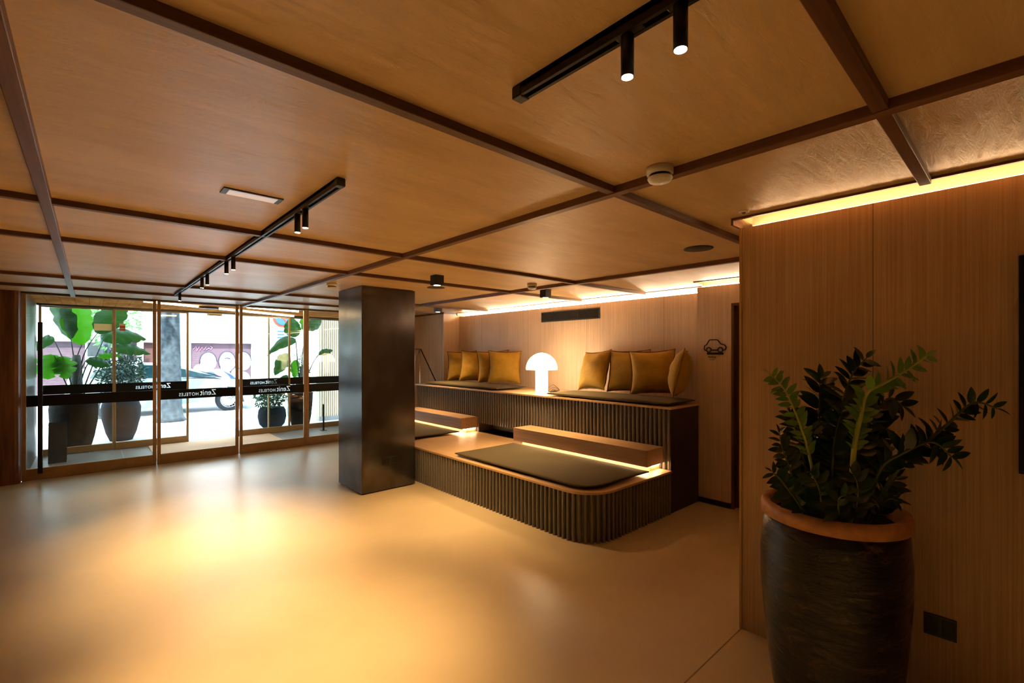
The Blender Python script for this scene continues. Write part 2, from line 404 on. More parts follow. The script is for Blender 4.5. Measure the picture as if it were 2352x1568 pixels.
def rounded(x0,x1,y0,y1,r,n=10):
    """outline: front edge x0 from y1 down to y0, rounded corner at (x0,y0)"""
    pts=[(x1,y1),(x0,y1)]
    for i in range(n+1):
        a=PI+ (PI/2)*i/n; pts.append((x0+r+r*math.cos(a),y0+r+r*math.sin(a)))
    pts.append((x1,y0)); return pts
T1,T2=.445,1.09
low=thing('lower_seating_tier','long low seating tier with dark fluted front and rounded corner','bench platform',(3.8,5.0,0))
pa=rounded(3.135,4.42,2.465,7.5,.30,14)
f=fluted(pa[1:],0.0,T1-.02); f.prism(rounded(3.16,4.43,2.49,7.5,.28,10),'z',0,T1-.021); f.build('fluted_front',M_FLUTE,low)
MB().prism(rounded(3.115,4.428,2.445,7.52,.31,14),'z',T1-.02,T1).build('oak_top',M_OAK,low,label='light oak board top with thin pale edge')
up=thing('upper_seating_tier','tall back seating tier with fluted grey front below the mustard pillows','bench platform',(4.9,5.0,0))
f=fluted([(4.445,7.5),(4.445,4.98-.2+.75)],T1+.0,T2-.02); f.box(4.458,5.05,2.47,7.5,0.0,T2-.021)
f=MB(); 
for a,b,zz in ((7.5,5.66,T1),(5.66,4.55,.585),(4.55,2.47,T1)):
    g=fluted([(4.445,a),(4.445,b)],zz,T2-.02); f.add(g.v,g.f)
f.box(4.458,5.05,2.475,4.55,0,T2-.021); f.box(4.458,5.41,5.66,7.5,0,T2-.021); f.box(4.458,5.41,4.55,5.66,.585,T2-.021); f.box(4.72,5.41,4.55,5.66,0,.585); f.box(5.05,5.41,2.50,4.55,0,T2-.021)
f.build('fluted_front',M_FLUTE,up)
MB().box(4.43,5.03,2.462,2.474,0,T2-.02).build('end_panel',simple('dark_brown_end_panel',(.035,.022,.015),.6),up)
c=MB().prism([(4.415,7.53),(4.415,2.452),(5.045,2.452),(5.045,2.49),(5.41,2.49),(5.41,7.53)],'z',T2-.02,T2); c.build('oak_top',M_OAK,up,label='light oak board top with thin pale edge')
g=MB(); g.box(4.432,4.72,4.56,5.65,T1-.02,T1+.004)  # black slab and slanted ribs stand in for shade and flute shadows here
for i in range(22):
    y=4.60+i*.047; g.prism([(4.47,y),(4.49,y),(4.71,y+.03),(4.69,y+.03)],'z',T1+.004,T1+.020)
g.build('flute_shadow_ribs',M_BLACK,up,label='dark slanted ribs shaped as flute shadows in the recess under the fluted front')

def step(y0,y1,label):
    t=thing('step_block',label,'step',(4.28,(y0+y1)/2,T1),group='oak step blocks on the lower tier')
    MB().bbox(4.115,4.425,y0,y1,.510,.678,.003).build('block',M_OAKV,t)
    MB().box(4.24,4.42,y0+.04,y1-.04,T1,.510).build('recessed_base',M_OAK,t)
    MB().box(4.225,4.237,y0+.05,y1-.03,.492,.507).box(4.25,4.41,y0+.028,y0+.036,.498,.507).build('led_strip',M_STRIP2,t)
step(2.545,4.52,'long oak step block with glowing underside at the open right end of the tier')
step(5.68,7.42,'oak step block with glowing underside, partly hidden behind the bronze column')

def puffy(w,l,t,nx=24,ny=24,px=4,concave=.06,flange=0,sag=0,seed=0,th0=.006):
    """cushion centred on origin lying in XY, thickness along Z"""
    rnd=random.Random(seed); ph=[rnd.uniform(0,6) for _ in range(6)]
    mb=MB(); top=[];bot=[]
    for j in range(ny+1):
        for i in range(nx+1):
            # concentrate samples at the borders
            u=math.sin((i/nx-.5)*PI); v=math.sin((j/ny-.5)*PI)
            x=w/2*u*(1-concave*(1-v*v)); y=l/2*v*(1-concave*(1-u*u))
            h=((1-abs(u)**px)*(1-abs(v)**px)); h=max(h,0)**.5
            wr=.06*math.sin(5*u+ph[0]+2*v)*math.sin(4*v+ph[1])+.04*math.sin(9*v+ph[2]+3*u)
            hz=th0/2+(t/2-th0/2)*h*(1+wr)
            top.append((x,y,hz)); bot.append((x,y,-hz))
    n=(nx+1)
    fs=[(j*n+i,j*n+i+1,(j+1)*n+i+1,(j+1)*n+i) for j in range(ny) for i in range(nx)]
    mb.add(top,fs,0,True); mb.add(bot,[f[::-1] for f in fs],0,True)
    bd=[j*n for j in range(ny+1)]
    # side walls
    o=len(top); N=len(top)
    ring=[i for i in range(nx+1)]+[j*n+nx for j in range(1,ny+1)]+[ny*n+i for i in range(nx-1,-1,-1)]+[j*n for j in range(ny-1,0,-1)]
    mb.f+= [[ring[i],ring[(i+1)%len(ring)],ring[(i+1)%len(ring)]+N,ring[i]+N] for i in range(len(ring))]
    mb.m+=[0]*len(ring); mb.sm+=[False]*len(ring)
    fl=MB()
    if flange:
        inn=[];out_=[]
        for q in ring:
            x,y,_=top[q]; fx=x*(1-.01); fy=y*(1-.01)
            r=Vector((x,y)); s_=1+flange/max(r.length,.01)
            rf=.004*math.sin(40*(x+y)+ph[3])
            inn.append((fx,fy,0)); out_.append((x*s_,y*s_,rf))
        m=len(ring); fl.add([(a,b,z+.0025) for a,b,z in inn]+[(a,b,z+.0025) for a,b,z in out_]+[(a,b,z-.0025) for a,b,z in inn]+[(a,b,z-.0025) for a,b,z in out_],
            [f for i in range(m) for f in ((i,(i+1)%m,m+(i+1)%m,m+i),(2*m+i,3*m+i,3*m+(i+1)%m,2*m+(i+1)%m),(m+i,m+(i+1)%m,3*m+(i+1)%m,3*m+i))])
    return mb,fl
def mattress(x0,x1,y0,y1,z,label,corner=0,seed=0):
    mb,_=puffy(x1-x0,y1-y0,.066,30,40,3.4,.022,seed=seed,th0=.012)
    if corner:
        # round the corner that follows the rounded tier
        nv=[]
        for (x,y,h) in mb.v:
            cx,cy=-(x1-x0)/2+corner,-(y1-y0)/2+corner
            if x<cx and y<cy:
                dx,dy=(cx-x)/corner,(cy-y)/corner; m=max(dx,dy); r=math.hypot(dx,dy)
                if r>0: k_=m/r; x=cx-dx*corner*k_; y=cy-dy*corner*k_
            nv.append((x,y,h))
        mb.v=nv
    mb.v=[(x+(x0+x1)/2,y+(y0+y1)/2,h+z+.0335) for x,y,h in mb.v]
    t=thing('seat_mat',label,'seat cushion',((x0+x1)/2,(y0+y1)/2,z),group='olive seat mats on the seating tiers')
    mb.build('cushion',M_OLIVE,t)
    # welt seam around
    p=[(x0+.01,y1-.01),(x1-.01,y1-.01),(x1-.01,y0+.01)]
    r=corner or .03
    p+=[(x0+r,y0+.006)]+[(x0+.006+r+r*math.cos(a),y0+.006+r+r*math.sin(a)) for a in [1.5*PI-PI/2*i/6 for i in range(7)]]
    MB().tube([(a,b,z+.0335) for a,b in p],.0045,6,closed=True).build('welt_seam',simple('dark_olive_welt',(.03,.025,.015),.8),t)
mattress(3.17,4.10,2.51,4.50,T1,'thick olive seat mat lying on the right part of the lower tier',.27,1)
mattress(3.17,4.10,5.70,7.45,T1,'olive seat mat on the lower tier, mostly hidden behind the column',0,2)
mattress(4.47,5.06,5.27,7.40,T2,'olive seat mat on the upper tier left of the mushroom lamp',0,3)
mattress(4.45,5.02,2.49,4.24,T2,'olive seat mat on the upper tier right of the mushroom lamp',0,4)

# pillows
def pillow_proto():
    t=thing('throw_pillow','x','pillow',(0,0,0))
    mb,fl=puffy(.53,.53,.235,24,24,2.6,.11,flange=.020,seed=5)
    mb.build('pillow_body',M_MUSTARD,t); fl.build('flange',M_PIPING,t); return t
# each: centre (x,y), facing yaw (deg, direction of normal from -X), lean back (deg), roll, label
P0=pillow_proto()
zc=T2+.275
ZP=T2+.052
pil=[
 (5.08,6.98,47,13,2,'leftmost mustard pillow, set beside the alcove corner'),
 (5.07,6.57,45,12,-2,'mustard pillow second from the left in the left-hand row'),
 (5.12,6.14,46,11,3,'mustard pillow third from left, mostly covered by the wide front pillow'),
 (5.05,5.76,48,12,-1,'wide mustard pillow facing forward, nearest to the lamp in left-hand row'),
 (5.06,3.93,-14,17,4,'brightly lit mustard pillow just right of the mushroom lamp'),
 (5.13,3.44,14,12,1,'brownish shaded mustard pillow second from the lamp, right-hand row'),
 (5.06,3.05,27,14,3,'bulging mustard pillow third from the lamp, right-hand row'),
 (4.99,2.655,-66,13,3,'narrow mustard pillow seen edgewise at the far right end of bench'),
]
for i,(x,y,yaw,lean,roll,lab) in enumerate(pil):
    # local Z (thickness) -> horizontal normal pointing -X ; local Y -> up
    R=Matrix.Rotation(math.radians(yaw),4,'Z') @ Matrix.Rotation(math.radians(-90),4,'Z') @ Matrix.Rotation(math.radians(90-lean),4,'X') @ Matrix.Rotation(math.radians(roll),4,'Z')
    o=P0 if i==0 else dup(P0,(0,0,0))
    e=R.to_euler(); o.rotation_euler=e
    zoff=.245*math.cos(math.radians(lean))+.045
    base=ZP if x<5.2 else T2
    o.location=(x,y,base+zoff-.002); o['label']=lab
    o['group']='mustard pillows left of the lamp' if y>5 else 'mustard pillows right of the lamp'

# mushroom lamp
lx,ly=4.75,4.62
lamp=thing('table_lamp','glowing white mushroom-shaped glass lamp standing on the upper tier','lamp',(lx,ly,T2))
MB().lathe([(.0875,T2+.001),(.0875,T2+.33)],lx,ly,40).build('lamp_base',emit('glowing_opal_base',(1,.74,.44),7),lamp)
prof=[(.08,T2+.335),(.222,T2+.328)]+[(.224*math.cos(a),T2+.33+.235*math.sin(a)) for a in [PI/2*i/12 for i in range(1,12)]]+[(.01,T2+.566)]
MB().lathe(prof,lx,ly,48).build('lamp_shade',M_LAMP,lamp)
pts=[]
rnd=random.Random(3)
for i in range(60):
    a=i*.42; r=.055+.03*math.sin(i*.9)
    pts.append((lx+.13+r*math.cos(a)*1.1,ly-.11+r*math.sin(a)*.9,T2+.010+.105*max(0,math.sin(a*1.0+.6))*(i/60)+.0004*i))
pts=[(lx+.085,ly-.02,T2+.012)]+pts
MB().tube(pts,.0032,6).build('power_cord',M_BLACKP,lamp,label='thin black cord coiled beside the lamp base')
MB().bbox(lx+.10,lx+.135,ly-.145,ly-.125,T2+.028,T2+.040,.003).build('cord_switch',M_BLACKP,lamp)

# air vent on back wall
v=thing('air_vent','long dark grey slotted air grille high on the alcove back wall','air vent',(5.42,4.69,2.148))
x=5.418
c=MB(); c.box(x-.012,x,4.11,5.27,2.148,2.163); c.box(x-.012,x,4.11,5.27,2.290,2.305); c.box(x-.012,x,4.11,4.125,2.163,2.290); c.box(x-.012,x,5.255,5.27,2.163,2.290); c.box(x-.012,x,4.505,4.515,2.163,2.290)
c.build('frame',M_GREYG,v)
MB().box(x-.002,x,4.12,5.26,2.155,2.30).build('dark_back',M_BLACK,v)
for i in range(9):
    z=2.170+i*.0135; MB().prism([(x-.011,z),(x-.003,z+.008),(x-.003,z+.010),(x-.011,z+.002)],'y',4.125,5.255).build('slat',M_GREYG,v)

# car sign
def tubey(pts,r): return MB().tube(pts,r,6)
sg=thing('car_pictogram','black outline car pictogram mounted on the wall beside the dark door','sign',(5.035,2.30,1.65))
x=5.035; sy=2.305; sz=1.725
def py(a): return sy-(a-40)/100*.235   # a in 0..100 across the icon, left to right in view
def pz(b): return 1.800-(b)/100*.158*1.05
out=[(0,62),(2,42),(12,34),(22,10),(28,2),(60,2),(66,8),(78,30),(96,38),(102,50),(100,64),(96,70),(88,70)]
body=[(x,py(a),pz(b)) for a,b in out]
MB().tube(body,.0065,6).build('car_outline',M_BLACK,sg)
MB().tube([(x,py(a),pz(b)) for a,b in ((0,62),(4,70),(10,72))],.0065,6).build('rear_sill_line',M_BLACK,sg)
MB().tube([(x,py(a),pz(b)) for a,b in ((34,70),(63,70))],.0065,6).build('sill_line',M_BLACK,sg)
for a0 in (22,76):
    MB().tube([(x,py(a0+11*math.cos(t)),pz(68+15*math.sin(t))) for t in [2*PI*i/18 for i in range(18)]],.006,6,closed=True).build('wheel_ring',M_BLACK,sg)
MB().bbox(x-.006,x+.013,py(88),py(14),pz(99),pz(86),.002).build('base_bar',M_BLACK,sg)
def text_obj(body,size,name,mat,parent,origin,xdir,ydir,extr=.0006,spacing=1.0,bold=0):
    cu=bpy.data.curves.new(name,'FONT'); cu.body=body; cu.size=size; cu.extrude=extr; cu.space_character=spacing; cu.offset=bold
    tmp=bpy.data.objects.new(name,cu); C.objects.link(tmp)
    bpy.context.view_layer.update()
    me=bpy.data.meshes.new_from_object(tmp.evaluated_get(bpy.context.evaluated_depsgraph_get()))
    bpy.data.objects.remove(tmp)
    xd=Vector(xdir).normalized(); yd=Vector(ydir).normalized(); zd=xd.cross(yd)
    M=Matrix(((xd.x,yd.x,zd.x,0),(xd.y,yd.y,zd.y,0),(xd.z,yd.z,zd.z,0),(0,0,0,1)))
    me.transform(M); w=max((v.co.dot(xd) for v in me.vertices),default=0)
    me.name=name; me.materials.clear(); me.materials.append(mat)
    o=bpy.data.objects.new(name,me); C.objects.link(o)
    if parent is not None:
        o.parent=parent; o.location=Vector(origin)-world_loc(parent)
    else: o.location=origin
    return o,w
tx=thing('wall_lettering','two tiny dark lines of raised lettering below the car pictogram','lettering',(5.048,2.31,1.57))
text_obj('Parking',.030,'letters',M_BLACK,tx,(5.0485,2.362,1.600),(0,-1,0),(0,0,1),.0012)
text_obj('Car park',.016,'letters',M_GREYG,tx,(5.0485,2.345,1.577),(0,-1,0),(0,0,1),.0012)

# wall screen at right edge
tv=thing('wall_screen','large black flat screen on the veneer wall at the far right edge','screen',(2.88,-.6,1.152))
MB().bbox(2.845,2.897,-1.30,.025,1.152,2.055,.004).build('screen_body',M_BLACK,tv)
MB().bbox(2.842,2.8455,-1.285,.010,1.167,2.040,.001).build('screen_panel',simple('black_screen',(.004,.004,.005),.12),tv)

# ================================================================ CEILING FITTINGS
def track(x,y0,y1,label):
    t=thing('lighting_track',label,'light track',(x,(y0+y1)/2,2.40),group='black lighting tracks')
    MB().box(x-.018,x-.008,y0,y1,2.405,2.44).box(x+.008,x+.018,y0,y1,2.405,2.44).box(x-.018,x+.018,y0,y1,2.424,2.44).build('rail',M_BLACK,t)
    for yy in (y0,y1):
        MB().bbox(x-.020,x+.020,yy-.02,yy+.02,2.402,2.44,.005).build('end_cap',M_BLACKP,t)
    MB().box(x-.007,x+.007,y0+.02,y1-.02,2.418,2.424).build('conductor_channel',M_GREYG,t)
track(.95,-1.4,1.01,'black ceiling track with two spots above the camera, top of the picture')
track(.84,2.09,7.48,'long black ceiling track running towards the glass doors')
def spot_proto():
    t=thing('track_spotlight','x','spotlight',(0,0,0))
    MB().lathe([(.0155,-.098),(.0155,.0)],0,0,28,smooth=True).build('lamp_tube',M_BLACK,t)
    MB().lathe([(.0135,-.0985),(.0135,-.0995)],0,0,24).build('lens',M_LENS,t)
    MB().bbox(-.014,.014,-.045,.03,0.0,.018,.003).build('track_adapter',M_BLACKP,t)
    return t
SP=spot_proto(); first=True
spots=[(.95,.64,'near cylindrical spotlight, left one of the two above the camera'),(.95,.505,'near cylindrical spotlight, right one of the two above the camera'),
 (.84,2.67,'left spotlight of the pair nearest the camera on the long track'),(.84,2.545,'right spotlight of the pair nearest the camera on the long track'),
 (.84,4.45,'left spotlight of the middle pair on the long track'),(.84,4.20,'right spotlight of the middle pair on the long track'),
 (.84,5.58,'left spotlight of the farther pair on the long track'),(.84,5.30,'right spotlight of the farther pair on the long track'),
 (.84,7.14,'single spotlight at the far end of the long track by the doors'),
 (.95,-.45,'added unseen spotlight on the near track behind the camera, left of two'),(.95,-.95,'added unseen spotlight on the near track behind the camera, right of two')]  # last two spots are unseen, added to brighten the foreground
def lamp_light(name,loc,power,size=1.6,blend=.9,rad=.02,col=WARM,rot=(0,0,0)):
    l=bpy.data.lights.new(name,'SPOT'); l.energy=power; l.color=col; l.spot_size=size; l.spot_blend=blend; l.shadow_soft_size=rad
    o=bpy.data.objects.new(name,l); C.objects.link(o); o.location=loc; o.rotation_euler=rot; return o
for i,(x,y,lab) in enumerate(spots):
    o=SP if i==0 else dup(SP,(0,0,0))
    o.location=(x,y,2.406); o['label']=lab; o['group']='black cylindrical track spotlights'
    pw={0:72,1:72,2:190,3:190,4:175,5:175,6:150,7:150,8:110,9:85,10:85}[i]
    lamp_light('spot_beam',(x,y,2.302),pw,1.12,1.0,.04)
def cube_proto():
    t=thing('ceiling_downlight','x','downlight',(0,0,0))
    MB().bbox(-.05,.05,-.05,.05,-.100,0,.003).build('housing',M_BLACK,t)
    MB().lathe([(.034,-.1005),(.034,-.102)],0,0,24).build('lens',M_LENSLOW,t)
    return t
CB=cube_proto()
for i,(x,y,lab) in enumerate([(2.62,4.03,'black cube downlight nearest the camera, above the front of lower tier'),(4.20,4.02,'black cube downlight above the mushroom lamp side of the bench'),(4.32,6.62,'small far black cube downlight above the left end of bench')]):
    o=CB if i==0 else dup(CB,(0,0,0)); o.location=(x,y,2.44); o['label']=lab; o['group']='black cube ceiling downlights'
    lamp_light('downlight_beam',(x,y,2.33),(270,250,190)[i],1.6,1.0,.05)
def smoke_proto():
    t=thing('smoke_detector','x','smoke detector',(0,0,0))
    MB().lathe([(.055,0),(.055,-.030),(.050,-.032)],0,0,36).build('base',M_WHITEP,t)
    MB().lathe([(.044,-.031),(.044,-.044)],0,0,36).build('sensor_slot',M_BLACK,t)
    MB().lathe([(.051,-.043),(.052,-.048),(.044,-.060),(.01,-.062)],0,0,36).build('cap',M_WHITEP,t)
    return t
SM=smoke_proto()
for i,(x,y,lab) in enumerate([(1.80,1.05,'large white smoke detector on the nearby ceiling below the two near spots'),(3.74,3.79,'small white smoke detector on the ceiling in front of the air grille'),(2.03,5.28,'tiny white smoke detector on the ceiling just left of the bronze column')]):
    o=SM if i==0 else dup(SM,(0,0,0)); o.location=(x,y,2.44); o['label']=lab; o['group']='white smoke detectors on the ceiling'
def speaker_proto():
    t=thing('ceiling_speaker','x','speaker',(0,0,0))
    MB().lathe([(.102,0),(.102,-.004),(.098,-.006)],0,0,40).build('grille',M_GREYG,t)
    MB().lathe([(.104,0.0),(.106,-.001),(.106,-.005),(.102,-.0055)],0,0,40,close=False).build('rim',M_BLACKP,t); return t
SK=speaker_proto()
for i,(x,y,lab) in enumerate([(3.40,1.665,'round dark ceiling speaker near the veneer wall corner'),(3.085,4.77,'round dark ceiling speaker just behind the near cube downlight')]):
    o=SK if i==0 else dup(SK,(0,0,0)); o.location=(x,y,2.44); o['label']=lab; o['group']='round flush ceiling speakers'
t=thing('ceiling_sensor','tiny round white sensor on the ceiling at the cove corner','sensor',(2.70,1.06,2.44))
MB().lathe([(.026,2.44),(.026,2.435),(.020,2.432)],2.70,1.06,24).build('rim',M_WHITEP,t); MB().lathe([(.013,2.433),(.008,2.427)],2.70,1.06,20).build('lens',M_GREYG,t)
t=thing('emergency_light','slim rectangular flush emergency light on the ceiling left of the long track','ceiling light',(.605,2.605,2.44))
MB().bbox(.472,.738,2.556,2.653,2.434,2.44,.001).build('frame',M_GREYG,t)
MB().bbox(.497,.713,2.566,2.643,2.4315,2.4345,.001).build('diffuser',M_DIFFUSER,t)

# ================================================================ PLANTER WITH ZZ PLANT
px_,py_=2.566,.612
pot=thing('glazed_planter','tall glazed black and brown ceramic planter with bare terracotta rim','planter',(px_,py_,0))
wob=lambda a,z: 1+.006*math.sin(3*a+4*z)+.004*math.sin(7*a-9*z)
MB().lathe([(.20,.0),(.225,.01),(.243,.08),(.262,.22),(.280,.40),(.292,.58),(.293,.72),(.286,.82),(.279,.885)],px_,py_,72,wob=wob).build('glazed_body',M_GLAZE,pot)
MB().lathe([(.279,.882),(.291,.888),(.293,.925),(.287,.945),(.262,.948),(.250,.935),(.246,.86)],px_,py_,72,close=False).build('terracotta_rim',M_TERRA,pot)
MB().lathe([(.247,.885),(.12,.90),(.01,.905)],px_,py_,40).build('soil',M_SOIL,pot)
def fr(u,v,d):
    """plant point from its bearing/height as surveyed, d metres ahead"""
    l=(u-1176)/1072*d; c_,s_=math.cos(math.radians(47.85)),math.sin(math.radians(47.85))
    return Vector((c_*d+s_*l,s_*d-c_*l,1.65-(v-811)/1072*d))
def smoothpath(P,n=8):
    P=[Vector(p) for p in P]; out=[]
    for i in range(len(P)-1):
        p0=P[max(i-1,0)];p1=P[i];p2=P[i+1];p3=P[min(i+2,len(P)-1)]
        for k in range(n):
            t=k/n; out.append(.5*((2*p1)+(-p0+p2)*t+(2*p0-5*p1+4*p2-p3)*t*t+(-p0+3*p1-3*p2+p3)*t**3))
    out.append(P[-1]); return out
def leaf(mb,base,dirv,nrm,L,W,mat=0,fold=.25,curl=.15,n=6,tip=1.0):
    d=dirv.normalized(); s=d.cross(nrm).normalized(); nn=s.cross(d).normalized(); vs=[];fs=[]
    for i in range(n+1):
        t=i/n; w=W/2*(math.sin(PI*t**.85)**.75 if 0<t<1 else 0)*(1-.15*t); c=base+d*(L*t)-nn*(curl*L*t*t)
        vs+= [c-s*w+nn*w*fold, c, c+s*w+nn*w*fold]
    for i in range(n):
        a=i*3; fs+=[(a,a+1,a+4,a+3),(a+1,a+2,a+5,a+4)]
    mb.add(vs,fs,mat,True)
plant=thing('zz_plant','leafy green plant with arching glossy fronds growing in the black planter','potted plant',(px_,py_,.90))
rnd=random.Random(11)
def frond(P,bright,r0=.009,leafL=.062,start=.30,side=None,dens=.021,sd=0):
    rr=random.Random(sd); pts=smoothpath(P,7); m=len(pts)
    st=MB().tube(pts,[r0*(1-.72*i/(m-1)) for i in range(m)],8)
    o=st.build('frond_stem',M_ZZSB if bright else M_ZZSD,plant,label='pale green stem' if bright else None)
    L=[0]
    for a,b in zip(pts,pts[1:]): L.append(L[-1]+(b-a).length)
    tot=L[-1]; lb=MB(); s_=tot*start; k_=0
    view=Vector((.67,.74,0))
    while s_<tot:
        i=max(j for j in range(m) if L[j]<=s_); i=min(i,m-2); t=(s_-L[i])/max(L[i+1]-L[i],1e-6)
        p=pts[i].lerp(pts[i+1],t); tg=(pts[i+1]-pts[i]).normalized()
        sd_=tg.cross(view).normalized() if side is None else tg.cross(side).normalized()
        fr_=s_/tot; sz=leafL*(.75+.45*math.sin(PI*min(1,(fr_-start)/(1-start)*.9+.1)))*rr.uniform(.85,1.15)
        for sg_ in (1,-1):
            dv=(sd_*sg_+tg*rr.uniform(.35,.8)+Vector((rr.uniform(-.35,.35),rr.uniform(-.35,.35),rr.uniform(-.1,.3)))).normalized()
            nn=(-view*rr.uniform(.35,1.1)+tg*.35+Vector((rr.uniform(-.5,.5),rr.uniform(-.5,.5),.25)))
            sz*=1.28; leaf(lb,p,dv,nn,sz,sz*.43,0,.2,.12); sz/=1.28
        s_+=dens*rr.uniform(.8,1.2); k_+=1
    leaf(lb,pts[-1],(pts[-1]-pts[-2]),Vector((0,0,1))-view*.5,leafL*.9,leafL*.4)
    lb.build('leaflets',M_ZZB if bright else M_ZZD,o)
F=[
 ([(1882,1150,2.10),(1862,1060,2.08),(1832,960,2.06),(1800,892,2.04),(1768,858,2.02)],1,.008,.042,.42),
 ([(1948,1150,2.05),(1962,1030,2.02),(1978,950,2.0),(1992,902,1.98),(2030,880,1.95),(2085,848,1.92),(2128,818,1.90)],1,.012,.052,.40),
 ([(1880,1150,2.24),(1882,1040,2.25),(1882,940,2.26),(1884,868,2.27)],0,.009,.080,.30),
 ([(1936,1150,2.16),(1938,1040,2.18),(1936,930,2.2),(1958,860,2.2),(1990,822,2.2)],0,.008,.070,.30),
 ([(1990,1140,2.2),(2000,1030,2.22),(2015,950,2.24),(2050,912,2.25),(2085,928,2.24)],0,.009,.074,.30),
 ([(1985,1150,2.1),(2020,1080,2.05),(2075,1040,2.0),(2140,1015,1.95),(2185,1048,1.92)],0,.010,.070,.35),
 ([(2000,1165,2.12),(2050,1095,2.06),(2110,1030,2.0),(2175,975,1.95),(2235,925,1.91),(2290,938,1.88)],0,.010,.056,.42),
 ([(1845,1150,2.1),(1815,1080,2.08),(1797,1030,2.06),(1790,995,2.05)],0,.006,.050,.25),
 ([(1830,1150,2.0),(1800,1110,1.98),(1775,1085,1.96)],0,.006,.048,.15),
 ([(1935,1160,1.98),(1925,1150,1.93),(1945,1135,1.90)],0,.006,.062,.1),
 ([(1960,1160,2.0),(1970,1120,1.96),(1955,1080,1.95)],0,.006,.056,.2),
 ([(1905,1150,2.1),(1912,1060,2.1),(1918,1000,2.1),(1935,940,2.1)],0,.008,.066,.25),
 ([(1860,1150,2.18),(1850,1080,2.2),(1835,1010,2.22),(1815,950,2.22)],0,.008,.062,.25),
 ([(1910,1150,2.28),(1920,1060,2.3),(1925,990,2.3),(1905,930,2.32)],0,.008,.068,.2),
 ([(1975,1150,2.27),(1985,1080,2.3),(2010,1010,2.3),(2040,980,2.3)],0,.008,.068,.2),
 ([(2010,1160,2.2),(2040,1120,2.2),(2065,1090,2.2)],0,.008,.056,.2),
 ([(1890,1155,2.0),(1880,1120,1.97),(1860,1085,1.95)],0,.006,.055,.15),
 ([(1955,1150,2.14),(1965,1060,2.15),(1990,990,2.15),(2005,940,2.15)],0,.008,.064,.25),
 ([(2000,1165,2.05),(2035,1150,2.0),(2062,1150,1.97)],0,.007,.05,.2),
 ([(1920,1150,2.15),(1905,1080,2.14),(1880,1020,2.13),(1862,985,2.12)],0,.008,.06,.2),
]
for i,(P,b,r0,ll,st) in enumerate(F):
    Q=[fr(u,v,d) for u,v,d in P]
    Q[0].z=.895
    c0=Vector((px_,py_,0)); h=Vector((Q[0].x-px_,Q[0].y-py_))
    if h.length>.19: h=h.normalized()*.19; Q[0].x=px_+h.x; Q[0].y=py_+h.y
    for q in Q: q.x=min(q.x,2.78)
    frond(Q,b,r0,ll,st,dens=.0235,sd=i)

# ================================================================ ENTRANCE
YI=8.68; YO=10.5
def font_mesh(body,size,extr,spacing=1.0,bold=0):
    cu=bpy.data.curves.new('f','FONT'); cu.body=body; cu.size=size; cu.extrude=extr; cu.space_character=spacing; cu.offset=bold
    tmp=bpy.data.objects.new('f',cu); C.objects.link(tmp); bpy.context.view_layer.update()
    me=bpy.data.meshes.new_from_object(tmp.evaluated_get(bpy.context.evaluated_depsgraph_get()))
    bpy.data.objects.remove(tmp); return me
def band_text(parent,band,xr,y,z,width):
    """lettering read from the street: starts at xr and runs towards -X; cut out of the black film"""
    def build(extr):
        parts=[font_mesh('Zenit',.122,extr,1.0,0),font_mesh('HOTELES',.070,extr,1.12,0)]
        w=[max(v.co.x for v in m.vertices) for m in parts]; tot=w[0]+.022+w[1]; k_=width/tot
        M0=Matrix(((-k_,0,0,xr),(0,0,1,y),(0,1,0,z),(0,0,0,1)))
        parts[0].transform(M0); parts[1].transform(Matrix(((-k_,0,0,xr-(w[0]+.022)*k_),(0,0,1,y),(0,1,0,z),(0,0,0,1)))); return parts
    bl=Vector(world_loc(parent))
    for m in build(.004):
        bm=bmesh.new(); bm.from_mesh(m); bmesh.ops.remove_doubles(bm,verts=bm.verts[:],dist=1e-5); bmesh.ops.recalc_face_normals(bm,faces=bm.faces[:]); bm.to_mesh(m); bm.free()
        cut=bpy.data.objects.new('cut',m); C.objects.link(cut)
        md=band.modifiers.new('b','BOOLEAN'); md.operation='DIFFERENCE'; md.object=cut; md.solver='EXACT'
        bpy.context.view_layer.update()
        nm=bpy.data.meshes.new_from_object(band.evaluated_get(bpy.context.evaluated_depsgraph_get()))
        band.modifiers.clear(); band.data=nm; bpy.data.objects.remove(cut)
    for m,nm in zip(build(0),('lettering','lettering')):
        for v in m.vertices: v.co-=bl
        m.materials.clear(); m.materials.append(M_LETTER)
        o=bpy.data.objects.new(nm,m); C.objects.link(o); o.parent=parent
def leafdoor(name,x0,x1,y,top,fw,label,bz=(.955,1.10),text=None,band=True,botrail=.150,framemat=M_BRONZE,kind='structure'):
    t=thing(name,label,None,((x0+x1)/2,y,0),kind=kind)
    c=MB(); c.bbox(x0,x0+fw,y-.022,y+.022,.004,top,.003); c.bbox(x1-fw,x1,y-.022,y+.022,.004,top,.003)
    c.bbox(x0+fw,x1-fw,y-.022,y+.022,.004,botrail,.003); c.bbox(x0+fw,x1-fw,y-.022,y+.022,top-.03,top,.003)
    c.build('door_frame' if 'door' in name else 'window_frame',framemat,t)
    MB().box(x0+fw,x1-fw,y-.004,y+.004,botrail,top-.03).build('glass_pane',M_GLASS,t)
    if band:
        bo=MB().box(x0+fw,x1-fw,y-.0062,y-.0045,bz[0],bz[1]).build('black_band',M_FILM,t)
    if text: band_text(t,bo,text[0],y-.0054,bz[0]+.040,text[1])
    return t
leafdoor('window_1',-.648,.735,YI,2.44,.042,'tall fixed glass pane left of the inner sliding doors',framemat=M_BRONZE)
leafdoor('door_2',.745,1.808,YI+.0,2.44,.042,'left leaf of the inner glass sliding door with reversed lettering',text=(1.495,.485))
leafdoor('door_3',1.826,2.875,YI-.0,2.44,.042,'right leaf of the inner glass sliding door with reversed lettering',text=(2.61,.50))
